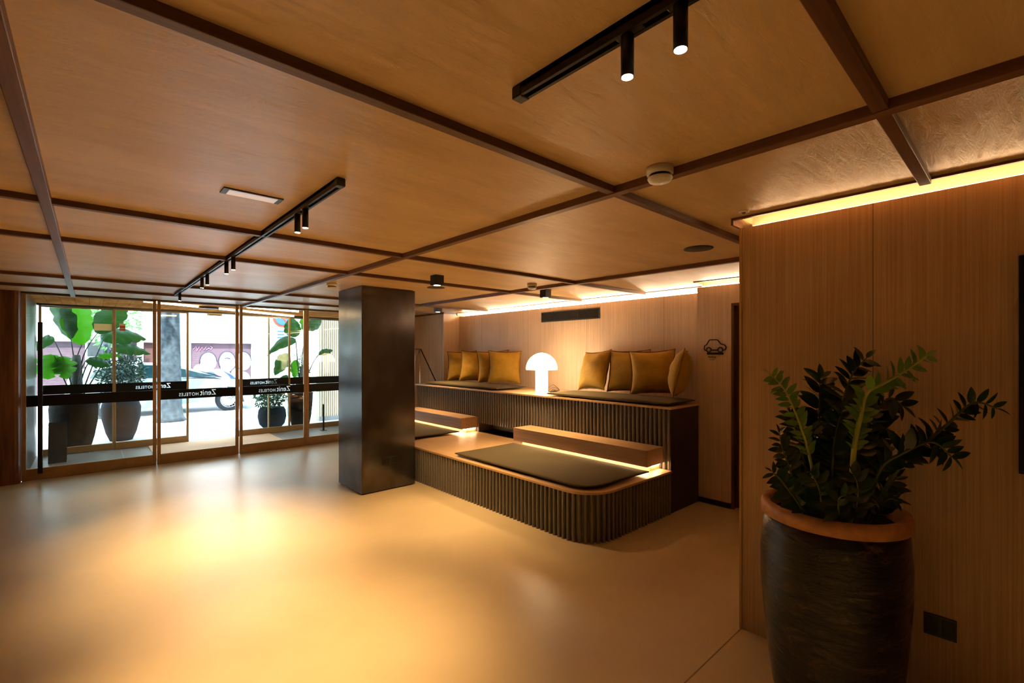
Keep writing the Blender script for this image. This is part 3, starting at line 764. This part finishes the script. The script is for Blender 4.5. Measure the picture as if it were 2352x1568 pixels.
leafdoor('window_2',2.88,4.29,YI,2.44,.042,'tall fixed glass pane between the sliding doors and column')
S(MB().box(-.65,4.3,8.62,8.655,2.425,2.44),'trim_30',M_BRONZED)
# outer doors
B2=(.985,1.135)
leafdoor('window_3',-.60,.32,YO+.06,2.42,.03,'fixed outer glass pane left of the street door',B2,botrail=.11)
leafdoor('door_4',.30,1.37,YO,2.42,.034,'open left leaf of the outer sliding street door',B2,text=(1.10,.50),botrail=.12)
leafdoor('door_5',2.16,3.155,YO,2.42,.034,'right leaf of the outer sliding street door',B2,text=(2.90,.50),botrail=.12)
leafdoor('window_4',2.74,4.28,YO+.06,2.42,.03,'fixed outer glass pane right of the street door',B2,botrail=.11)
S(MB().bbox(-.62,4.3,YO-.06,YO+.12,2.41,2.46,.004),'trim_31',M_BRONZED)
S(MB().box(-.62,4.3,8.70,YO+.10,2.44,2.56),'ceiling_vestibule',M_PLANK)
S(MB().box(-.65,4.3,8.66,10.7,-.1,0),'floor_vestibule',M_TILE)
S(MB().box(-.80,-.63,8.76,10.65,0,2.5),'wall_vestibule_left',simple('dark_grey_vestibule_cladding',(.10,.10,.095),.35,.4,.2,2,'geo'))
S(MB().box(4.30,4.45,8.9,10.65,0,2.5),'wall_vestibule_right',M_SLAT)
MB().bbox(.77,2.73,8.78,10.44,.0005,.012,.003).build('entrance_mat',M_MAT,label='large beige entrance mat between the inner and outer glass doors',cat='door mat')
# pull handle
t=thing('pull_handle','tall black vertical bar handle on the left fixed glass pane','door handle',(-.475,8.60,.09))
MB().bbox(-.498,-.452,8.585,8.615,.09,2.055,.003).build('bar',M_BLACK,t)
for z in (.35,1.02,1.95): MB().tube([(-.475,8.61,z),(-.475,8.673,z)],.008,8).build('standoff',M_CHROME,t)
# vestibule linear lights & sensors
def linelight(p,q,label):
    p=Vector(p);q=Vector(q); d=(q-p).normalized(); s_=Vector((-d.y,d.x,0))*.012
    mb=MB(); vs=[p-s_,p+s_,q+s_,q-s_]; mb.add([v_[:] for v_ in vs]+[(v_.x,v_.y,v_.z+.031) for v_ in vs],[(0,1,2,3),(4,7,6,5),(0,4,5,1),(1,5,6,2),(2,6,7,3),(3,7,4,0)])
    mb.build('line_light',M_LINELED,label=label,cat='light strip',group='linear lights on the vestibule ceiling')
linelight((.60,8.80,2.408),(1.33,9.218,2.408),'diagonal line light left of the dark sensor on the vestibule ceiling')
linelight((1.67,9.413,2.408),(3.15,10.26,2.408),'long diagonal line light right of the dark sensor on the vestibule ceiling')
linelight((1.96,8.80,2.408),(2.86,9.04,2.408),'short glowing line light close above the inner right door')
t=thing('door_sensor','dark box-shaped door sensor on the vestibule ceiling between the line lights','sensor',(1.50,9.33,2.41))
MB().bbox(1.36,1.64,9.26,9.38,2.405,2.432,.005).build('housing',M_BLACK,t); MB().bbox(1.42,1.58,9.275,9.282,2.410,2.428,.002).build('window',M_GREYG,t)
t=thing('motion_sensor','beige box-shaped motion sensor over the street door opening','sensor',(1.77,10.42,2.36))
MB().bbox(1.65,1.89,10.38,10.438,2.365,2.412,.006).build('housing',M_PAPER,t); MB().bbox(1.68,1.86,10.376,10.381,2.372,2.385,.001).build('window',M_GREYG,t)
MB().bbox(.056,.325,10.548,10.5545,2.035,2.150,.001).build('paper_notice',M_NOTICE,label='blank cream rectangular notice on the left outer glass',cat='notice')
t=thing('safety_sticker','small red and white sticker high on the outer left door glass','sticker',(.42,10.493,2.035))
MB().box(.38,.462,10.491,10.4945,2.035,2.165).build('backing',M_PAPER,t)
MB().box(.383,.459,10.4895,10.491,2.085,2.125).box(.383,.459,10.4895,10.491,2.040,2.065).build('red_stripes',M_RED,t)

# luggage rack (chrome) left of the bench end
t=thing('luggage_rack','folding chrome rack with slanted legs behind the left end of bench','luggage rack',(4.72,7.95,0))
MB().tube([(4.2,8.0,1.735),(4.80,8.0,1.735)],.016,10).build('top_bar',M_CHROME,t)
MB().tube([(4.80,8.0,1.735),(4.83,8.0,0.0)],.014,10).build('leg',M_CHROME,t)
MB().tube([(4.82,8.0,1.735),(4.98,7.70,1.10),(5.03,7.66,0)],.011,8).build('leg',M_BLACK,t,label='dark slanted leg')
MB().tube([(4.80,8.0,1.725),(4.55,8.12,1.0),(4.3,8.2,0)],.007,8).build('leg',M_CHROME,t)
MB().tube([(4.2,8.0,1.735),(4.2,8.0,0)],.014,10).build('leg',M_CHROME,t)

# ================================================================ OUTSIDE
S(MB().box(-12,16,10.66,16.9,-.12,-.005),'floor_pavement',M_PAVE)
S(MB().box(-12,16,15.05,15.20,-.10,.0),'trim_32',M_KERB)
S(MB().box(-12,16,16.9,19.9,-.16,-.02),'floor_road',M_ASPH)
S(MB().box(-12,16,18.9,20.2,-.10,.10),'floor_far_pavement',M_PAVE)
# slat clad pilaster by the street door
c=MB().box(4.17,6.5,11.62,11.85,0,2.7)
S(c,'wall_outside_right',M_SLAT)
c=MB()
for i in range(46): c.bbox(4.18+i*.05,4.21+i*.05,11.59,11.62,.08,2.7,.004,seg=1)
S(c,'trim_33',M_SLAT)
S(MB().box(4.16,6.5,11.58,11.63,0,.10),'baseboard_outside',M_KERB)
S(MB().box(-12,16,10.5,10.72,2.46,4.2),'wall_outside_front',M_STUCCO)
S(MB().box(-12,-.80,10.5,10.72,0,2.46),'wall_outside_left',M_STUCCO)
# facade opposite
b=thing('opposite_building','white stuccoed building across the street with mauve roller shutters','building',(2,20,0))
c=MB(); holes=[(-3.6,-1.5),(-1.28,-.1),(.7,1.18),(1.35,1.68),(2.68,4.62)]
xs=-12
for a,d in holes:
    c.box(xs,a,20.0,20.4,0,2.02); xs=d
c.box(xs,16,20.0,20.4,0,2.02); c.box(-12,16,20.0,20.4,2.02,9.0); c.build('wall',M_STUCCO,b)
MB().box(-12,16,19.90,20.0,3.25,3.37).build('ledge',M_STUCCO,b)
def shutter(x0,x1,mat,nm='roller_shutter'):
    mb=MB()
    for i in range(25): mb.box(x0,x1,20.12,20.16,i*.081,(i+1)*.081-.003)
    mb.box(x0,x1,20.16,20.18,0,2.03); return mb.build(nm,mat,b)
shutter(-3.6,-1.5,M_SHUTTER); shutter(-1.28,-.1,M_SHUTTER); shutter(.7,1.18,M_SHUTTER); shutter(1.35,1.68,M_REDSH)
sh=shutter(2.68,4.62,M_SHUTTER)
for x0,x1,z0,z1 in ((-.05,.55,1.55,2.0),):
    MB().box(x0,x1,19.985,20.0,z0,z1).build('window',M_SHOPDARK,b)
for i,x0 in enumerate((-2.6,-1.1,.4,6.2)):
    MB().bbox(x0,x0+.8,19.96,20.0,4.0,5.6,.02).build('window',M_SHOPDARK,b)
# graffiti on shutter
def disc(cx,cz,rx,rz,y,mat,nm='graffiti_shape',ring=None,tilt=0):
    n=32; mb=MB(); a=[(cx+rx*math.cos(t)*math.cos(tilt)-rz*math.sin(t)*math.sin(tilt),cz+rx*math.cos(t)*math.sin(tilt)+rz*math.sin(t)*math.cos(tilt)) for t in [2*PI*i/n for i in range(n)]]
    mb.prism(a,'y',y-.004,y); mb.build(nm,mat,sh)
    if ring: MB().tube([(p[0],y-.006,p[1]) for p in a[:ring]],.018,6).build('graffiti_line',M_GRAFN,sh)
y=20.115
disc(2.98,.80,.22,.45,y,M_GRAFW,ring=None,tilt=.2); disc(3.22,1.35,.26,.34,y-.006,M_GRAFW,ring=18); disc(3.82,1.34,.27,.38,y-.006,M_GRAFW,ring=20)
disc(4.35,1.35,.27,.36,y-.006,M_GRAFW,ring=20); disc(3.5,.65,.55,.42,y-.012,M_GRAFW); disc(4.12,.85,.20,.26,y-.014,M_GRAFW,ring=16); disc(4.35,.55,.26,.4,y-.012,M_GRAFW)
disc(3.28,.78,.20,.20,y-.020,M_GRAFB); disc(3.52,.78,.10,.14,y-.022,M_GRAFP)
for i in range(5):
    a=Vector((3.72+.05*i,y-.024,.98-.03*i)); MB().tube([a,a+Vector((.18,0,-.18)),a+Vector((.26,0,-.36))],.022,6).build('graffiti_line',M_GRAFB,sh)
MB().tube([(3.74,y-.022,1.44),(3.80,y-.022,1.48),(3.92,y-.022,1.44)],.02,6).build('graffiti_line',M_GRAFN,sh)
z=[(2.76,1.78),(2.84,1.9),(2.86,1.72),(2.95,1.9),(2.97,1.74),(3.03,1.88),(3.08,1.76),(3.16,1.9),(3.14,1.76),(3.24,1.84),(3.3,1.78),(3.34,1.86),(3.28,1.9)]
MB().tube([(a,y-.01,c_) for a,c_ in z],.014,6).build('graffiti_tag',M_GRAFP,sh)
# street tree
t=thing('street_tree','grey barked street tree with pale green crown on the pavement','tree',(1.47,14.0,0))
prof=[(.34,-.005),(.27,.10),(.235,.35),(.215,1.0),(.20,2.0),(.18,3.2)]
MB().lathe(prof,1.46,14.05,28,wob=lambda a,z:1+.06*math.sin(5*a+2*z)).build('trunk',M_BARK,t)
def foliage(cx,cy,cz,rx,ry,rz,n,L,seed,shell=.5,W=.5):
    rr=random.Random(seed); mb=MB()
    for i in range(n):
        while True:
            q=Vector((rr.uniform(-1,1),rr.uniform(-1,1),rr.uniform(-1,1)))
            if shell<q.length<=1: break
        lump=.82+.18*math.sin(q.x*5+seed)*math.cos(q.z*6+q.y*4)
        p=Vector((cx+q.x*rx*lump,cy+q.y*ry*lump,cz+q.z*rz*lump)); d=(q+Vector((rr.uniform(-1,1),rr.uniform(-1,1),rr.uniform(-1,1))))
        leaf(mb,p,d,Vector((rr.uniform(-1,1),rr.uniform(-1,1),rr.uniform(.2,1))),L*rr.uniform(.7,1.3),L*W,0,.2,.1,n=2)
    return mb
foliage(1.2,14.0,4.0,1.9,1.6,1.3,1400,.22,4,.3).build('crown',M_CANOPY,t)
for a,bq in (((1.46,14.05,3.0),(.3,14.1,3.9)),((1.46,14.05,3.0),(2.4,13.8,4.2)),((1.46,14.05,2.9),(1.2,14.3,4.6))):
    MB().tube([a,((a[0]+bq[0])/2,a[1],(a[2]+bq[2])/2+.1),bq],[.12,.08,.04],8).build('branch',M_BARK,t)
t2=thing('street_tree','leafy pale green street tree beyond the left planters','tree',(.1,17.4,0))
MB().lathe([(.16,-.02),(.12,.5),(.10,3.0)],.35,18.5,16).build('trunk',M_BARK,t2)
foliage(.35,18.5,2.9,1.0,.9,1.2,900,.16,8,.2).build('crown',M_CANOPY,t2)

# parked car (pointing right)
car=thing('car','white parked hatchback car with dark teal windows and multi-spoke wheels','car',(2,16.3,-.02))
y0c,y1c=15.45,17.15
def P2(pts,ya,yb,mat,name,parent,inset=0,label=None):
    mb=MB(); mb.prism(pts,'y',ya,yb); return mb.build(name,mat,parent,label=label)
fx=3.00; rx_=.42; R_=.335
def arch(cx,r,n=10): return [(cx+r*math.cos(a),R_-.02+r*math.sin(a)) for a in [PI*i/n for i in range(n+1)]]
side=[(-.42,.35),(-.45,.75),(-.40,1.0),(.0,1.02),(2.45,.94),(3.25,.86),(3.72,.70),(3.86,.50),(3.84,.24),(3.42,.20)]
side+=arch(fx,.39)[1:]+[(rx_+.42,.18)]+arch(rx_,.39)+[(-.38,.22)]
bm=bmesh.new()
def curved_body(side,ys,name,mat):
    """cross sections in Y with the outline shrinking slightly at both flanks"""
    mb=MB(); n=len(side); cx=1.7; cz=.6
    rings=[]
    for (yy,k_) in ys:
        rings.append([(cx+(x-cx)*(1-(1-k_)*.5),yy,cz+(z-cz)*k_) for x,z in side])
    for r_ in rings: mb.v+=r_
    for j in range(len(rings)-1):
        for i in range(n):
            a=j*n+i; b_=j*n+(i+1)%n; mb.f.append([a,b_,b_+n,a+n]); mb.m.append(0); mb.sm.append(False)
    mb.f.append(list(range(n))[::-1]); mb.m.append(0); mb.sm.append(False)
    mb.f.append(list(range((len(rings)-1)*n,len(rings)*n))); mb.m.append(0); mb.sm.append(False)
    return mb.build(name,mat,car)
bm.free()
curved_body(side,[(15.47,.955),(15.53,1.0),(17.09,1.0),(17.15,.955)],'body',M_CARW)
roof=[(-.36,.98),(-.20,1.20),(.15,1.34),(.9,1.40),(1.55,1.37),(2.05,1.24),(2.92,.95)]
mb=MB(); n=len(roof)
for yy,k_ in ((15.55,.0),(15.68,1.0),(16.94,1.0),(17.07,.0)):
    mb.v+=[(x,yy if i in(0,n-1) else (yy),z if k_ else (.98+(z-.98)*.55 if z>.98 else z)) for i,(x,z) in enumerate(roof)]
mb=MB()
secs=[(15.54,0),(15.72,1),(16.90,1),(17.08,0)]
for yy,k_ in secs: mb.v+=[(x,yy,z if k_ else (.97)) for x,z in roof]
for j in range(3):
    for i in range(n-1):
        a=j*n+i; mb.f.append([a,a+1,a+1+n,a+n]); mb.m.append(0); mb.sm.append(True)
mb.build('cabin_roof',M_CARW,car)
# side windows (on the slanted flank)
def flank(x,z): # point on the slanted side
    zr=None
    for (xa,za),(xb,zb) in zip(roof,roof[1:]):
        if xa<=x<=xb: zr=za+(zb-za)*(x-xa)/(xb-xa)
    t_=(z-.97)/max(zr-.97,.01); return (x,15.54+.18*t_-.012,z)
def sidewin(pts,nm,parent=car):
    mb=MB(); vs=[flank(*p) for p in pts]; n_=len(vs); mb.add(vs+[(a,b_+.01,c_) for a,b_,c_ in vs],[tuple(range(n_))]+[(i,(i+1)%n_,n_+(i+1)%n_,n_+i) for i in range(n_)]); mb.build(nm,M_CARG,parent)
sidewin([(-.02,1.00),(.10,1.21),(.5,1.32),(.88,1.34),(.88,1.00)],'side_window')
sidewin([(.95,1.00),(.95,1.34),(1.50,1.32),(1.98,1.20),(1.98,1.00)],'side_window')
sidewin([(2.03,1.00),(2.03,1.185),(2.30,1.10),(2.72,.985)],'quarter_window')
MB().add([(1.65,15.75,1.36),(1.65,16.87,1.36),(2.90,16.95,.975),(2.90,15.66,.975)],[(0,1,2,3)]).build('windscreen',M_CARG,car)
MB().lathe([(.01,0),(.07,.01),(.11,.06),(.07,.11),(.01,.12)],0,0,16).build('door_mirror',M_CARW,car).location=Vector((2.12,15.40,.99))-Vector((2,16.3,-.02))
MB().bbox(.62,.82,15.455,15.485,.88,.91,.008).build('door_handle',M_CARW,car)
MB().bbox(3.50,3.78,15.50,15.56,.60,.70,.02).build('headlight',M_RIM,car)
for wx in (rx_,fx):
    w=MB(); n=32
    pr=[(.20,0),(.30,0),(.335,.04),(.335,.17),(.30,.21),(.20,.21)]
    vs=[];fs=[]
    for j,(r,yy) in enumerate(pr):
        for i in range(n): a=2*PI*i/n; vs.append((wx+r*math.cos(a),15.50+yy,R_-.02+r*math.sin(a)))
    for j in range(len(pr)-1):
        for i in range(n): k2=(i+1)%n; fs.append((j*n+i,j*n+k2,(j+1)*n+k2,(j+1)*n+i))
    w.add(vs,fs,0,True); wo=w.build('tyre',M_TYRE,car)
    sp=MB()
    for i in range(16):
        a=2*PI*i/16; ca,sa=math.cos(a),math.sin(a)
        sp.tube([(wx+.03*ca,15.52,R_-.02+.03*sa),(wx+.215*ca,15.51,R_-.02+.215*sa)],.012,5)
    sp.tube([(wx+.22*math.cos(2*PI*i/28),15.51,R_-.02+.22*math.sin(2*PI*i/28)) for i in range(28)],.014,6,closed=True)
    sp.build('alloy_wheel',M_RIM,wo)

# street sign on a post
t=thing('no_parking_sign','round red and blue street sign on a pole over a small white plate','street sign',(3.66,13.0,0))
MB().cyl(3.86,13.06,0,3.0,.025,12).build('pole',M_STEEL,t)
def vdisc(cx,cz,r,y0,y1,mat,nm,par):
    n=32; MB().prism([(cx+r*math.cos(2*PI*i/n),cz+r*math.sin(2*PI*i/n)) for i in range(n)],'y',y0,y1).build(nm,mat,par)
vdisc(3.73,2.56,.24,13.02,13.03,M_RED,'disc',t); vdisc(3.73,2.56,.18,13.012,13.02,M_BLUE,'disc_centre',t)
MB().prism([(3.58,2.68),(3.61,2.71),(3.89,2.44),(3.86,2.41)],'y',13.005,13.012).build('red_slash',M_RED,t)
MB().bbox(3.56,4.02,13.02,13.03,1.98,2.30,.004).build('text_plate',M_WHITELET,t)
for i in range(3):
    for j in range(2): MB().box(3.60+j*.21,3.77+j*.21,13.014,13.02,2.04+i*.08,2.075+i*.08).build('text_line',M_BLUE,t)

# planters outside
def bigpot(x,y,prof,mat,name,label,group):
    t=thing(name,label,'planter',(x,y,0),group=group)
    MB().lathe(prof,x,y,48).build('pot_body',mat,t)
    top=prof[-1]; MB().lathe([(top[0]*.86,top[1]-.05),(.02,top[1]-.03)],x,y,32).build('soil',M_SOIL,t)
    MB().lathe([(top[0],top[1]-.01),(top[0]+.008,top[1]),(top[0]-.02,top[1]+.004),(top[0]*.86,top[1]-.05)],x,y,48,close=False).build('rim',mat,t)
    return t
G='planters on the pavement outside the doors'
bigpot(-.20,11.12,[(.22,-.005),(.27,.2),(.31,.45),(.32,.70),(.30,.86)],M_POTB,'pavement_planter','tall dark brown planter outside the left outer glass holding broad leaves',G)
bigpot(.45,11.62,[(.17,-.005),(.23,.15),(.29,.42),(.30,.62),(.25,.78)],M_POTG,'pavement_planter','grey bulging planter under the round blue-green shrub',G)
bigpot(2.99,11.20,[(.16,-.005),(.25,.10),(.285,.26),(.27,.40),(.235,.46)],M_POTG,'pavement_planter','low grey rounded planter right of the street door with ferny shrub',G)
bigpot(3.62,11.30,[(.19,-.005),(.23,.2),(.26,.5),(.27,.74)],M_POTB,'pavement_planter','dark planter by the slatted wall holding tall broad leaves',G)
def shrub(x,y,z,rx,rz,n,L,mat,label,seed,stemz):
    t=thing('potted_shrub',label,'shrub',(x,y,stemz))
    foliage(x,y,z,rx,rx,rz,n,L,seed,.25).build('foliage',mat,t,label=None)
    for i in range(4):
        a=i*1.6; MB().tube([(x+.04*math.cos(a),y+.04*math.sin(a),stemz),(x+rx*.4*math.cos(a),y+rx*.4*math.sin(a),z)],[.012,.006],6).build('stem',M_TRUNKD,t)
shrub(.45,11.62,1.24,.44,.54,2600,.062,M_BUSH,'rounded blue-green shrub in the grey planter left of street door',21,.74)
shrub(2.96,11.2,.66,.36,.26,900,.075,M_FERN,'loose ferny green shrub in the low grey planter',22,.42)
shrub(3.98,12.35,1.1,.24,.75,1500,.05,M_BUSH,'narrow blue-green shrub behind the right-hand broad leaves',23,0)

def bigleaf(parent,path,base,direction,L,W,mat,droop=.35,nrm=None,split=False):
    """petiole + broad blade"""
    pts=smoothpath([Vector(p) for p in path],5)
    o=MB().tube(pts,[.013*(1-.5*i/(len(pts)-1)) for i in range(len(pts))],7).build('leaf_stalk',M_TRUNKD if mat!=M_BANANAY else M_FERN,parent)
    p=Vector(path[-1]); d=Vector(direction).normalized(); nn=Vector(nrm if nrm else (0,-1,.3))
    s=d.cross(nn).normalized(); n2=s.cross(d).normalized(); m=14; vs=[];fs=[]
    for i in range(m+1):
        t=i/m; w=W/2*(math.sin(PI*min(1,t**.82*.95+.03))**.8); wv=.02*math.sin(i*1.9)
        w*=1-(.45 if split else .13)*(i%4==3)
        c=p+d*(L*t)-Vector((0,0,1))*(droop*L*t*t)
        for q in (-1,-.5,0,.5,1):
            vs.append(c+s*(w*q)-n2*(abs(q)*w*.35)+n2*(wv*q))
    for i in range(m):
        for q in range(4): a=i*5+q; fs.append((a,a+1,a+6,a+5))
    MB().add(vs,fs,0,True).build('leaf_blade',mat,o)
t=thing('broadleaf_plant','tall plant with huge broad green leaves in the left dark planter','potted plant',(-.20,11.12,.80))
b0=(-.18,11.12,.80)
MB().lathe([(.075,.80),(.085,1.0),(.075,1.45),(.05,1.62)],-.17,11.12,16).build('stem_sheath',M_TRUNKD,t)
Y1=11.1
bigleaf(t,[b0,(-.17,Y1,1.5),(-.10,Y1,1.80)],None,(-.10,.02,1),1.05,.46,M_BANANAY,.05,(.25,-1,.1))
bigleaf(t,[b0,(-.20,Y1,1.5),(-.24,Y1,1.90)],None,(-.30,.05,1),.90,.36,M_BANANA,.05,(-.7,-1,.1))
bigleaf(t,[b0,(-.08,Y1,1.6),(.10,Y1-.05,2.0)],None,(.50,-.1,1),.85,.42,M_BANANA,.3)
bigleaf(t,[(-.14,11.15,.80),(.06,11.2,1.5),(.18,11.2,1.88)],None,(.8,.1,.55),.75,.38,M_BANANA,.5)
bigleaf(t,[(-.14,11.15,.80),(.10,11.2,1.3),(.30,11.2,1.72)],None,(.7,.15,.2),.6,.26,M_BANANA,.4)
bigleaf(t,[b0,(-.28,Y1,1.35),(-.44,Y1,1.86)],None,(-.55,-.1,.15),.32,.26,M_BANANA,.9)
bigleaf(t,[b0,(-.32,11.0,1.2),(-.44,10.95,1.62)],None,(-.25,-.15,-.9),.36,.44,M_BANANAY,.15,(0,-1,.2),True)
bigleaf(t,[b0,(-.25,11.0,1.2),(-.34,10.95,1.60)],None,(.15,-.15,-.9),.34,.36,M_BANANAY,.15,(.2,-1,.2),True)
bigleaf(t,[b0,(-.26,Y1,1.3),(-.36,Y1,1.55)],None,(-.9,0,-.25),.34,.30,M_BANANAY,.4,(0,-1,.2),True)
bigleaf(t,[b0,(-.12,Y1-.1,1.3),(-.05,Y1-.1,1.52)],None,(.8,-.1,.0),.32,.20,M_BANANA,.3)
bigleaf(t,[b0,(-.05,Y1,1.4),(.10,Y1,1.58)],None,(.9,0,.25),.34,.12,M_BANANAY,.2)
t=thing('broadleaf_plant','tall plant with broad drooping leaves in the right dark planter','potted plant',(3.62,11.30,.70))
b0=(3.62,11.28,.70); Y1=11.28
MB().lathe([(.05,.70),(.055,1.0),(.04,1.35)],3.64,11.28,14).build('stem_sheath',M_TRUNKD,t)
bigleaf(t,[b0,(3.55,Y1,1.5),(3.50,Y1,2.02)],None,(-.15,0,.8),.46,.40,M_BANANA,.0)
bigleaf(t,[b0,(3.55,Y1,1.4),(3.52,Y1,1.92)],None,(-.95,-.1,.25),.66,.30,M_BANANA,.75)
bigleaf(t,[b0,(3.66,Y1,1.6),(3.72,Y1,2.15)],None,(.25,0,1),.6,.36,M_BANANAY,.0,(.5,-1,0))
bigleaf(t,[b0,(3.70,Y1,1.6),(3.80,Y1,2.18)],None,(.55,0,.8),.5,.30,M_BANANA,.1)
bigleaf(t,[b0,(3.45,Y1,1.2),(3.38,Y1,1.62)],None,(-.5,-.1,-.4),.44,.32,M_BANANA,.4)
bigleaf(t,[b0,(3.58,Y1,1.2),(3.52,Y1,1.50)],None,(-.1,-.1,-.7),.36,.22,M_BANANAY,.2)
bigleaf(t,[b0,(3.85,Y1-.1,1.4),(3.98,Y1-.15,1.62)],None,(.8,-.1,.45),.36,.16,M_BANANA,.2)
bigleaf(t,[b0,(3.40,Y1-.1,1.0),(3.35,Y1-.1,1.12)],None,(-.8,-.1,.1),.24,.10,M_BANANA,.3)
t=thing('barrier_post','short black post standing before the slatted outer wall','post',(3.715,10.12,0))
MB().bbox(3.70,3.73,10.105,10.135,.004,.56,.003).build('post',M_BLACK,t); MB().bbox(3.66,3.77,10.06,10.18,0,.008,.002).build('foot_plate',M_BLACK,t)
t=thing('a_frame_board','small dark folding board standing at the far left of vestibule','floor sign',(-.40,9.9,0))
MB().prism([(9.80,0),(9.82,0),(9.92,.60),(9.90,.60)],'x',-.46,-.26).prism([(10.02,0),(10.04,0),(9.92,.60),(9.90,.60)],'x',-.46,-.26).build('board',M_GREYG,t)

# ================================================================ LIGHT
w=bpy.data.worlds.new('sky'); sc.world=w; w.use_nodes=True; nt=w.node_tree
bg=nt.nodes['Background']; bg.inputs[0].default_value=(.72,.86,1,1); bg.inputs[1].default_value=9.0
sun=bpy.data.lights.new('sun','SUN'); sun.energy=26; sun.angle=.03; sun.color=(1,.97,.93)
so=bpy.data.objects.new('sun',sun); C.objects.link(so)
dirv=Vector((.25,.62,-1.05)).normalized(); so.rotation_euler=dirv.to_track_quat('-Z','Y').to_euler()
# portal at the outer doorway guides daylight sampling
pl=bpy.data.lights.new('door_portal','AREA'); pl.shape='RECTANGLE'; pl.size=4.9; pl.size_y=2.4; pl.cycles.is_portal=True
po=bpy.data.objects.new('door_portal',pl); C.objects.link(po); po.location=(1.84,10.66,1.22); po.rotation_euler=(-PI/2,0,0)

# ================================================================ CAMERA
cam=bpy.data.cameras.new('camera'); co=bpy.data.objects.new('camera',cam); C.objects.link(co)
co.location=(0,0,1.65); co.rotation_euler=(PI/2,0,-math.radians(90-47.85))
cam.sensor_width=36; cam.lens=1072/2352*36; cam.shift_y=27/2352; cam.clip_start=.02; cam.clip_end=200
sc.camera=co
vs=sc.view_settings; vs.view_transform='Standard'; vs.look='None'; vs.gamma=1; vs.exposure=0.14; vs.use_curve_mapping=False
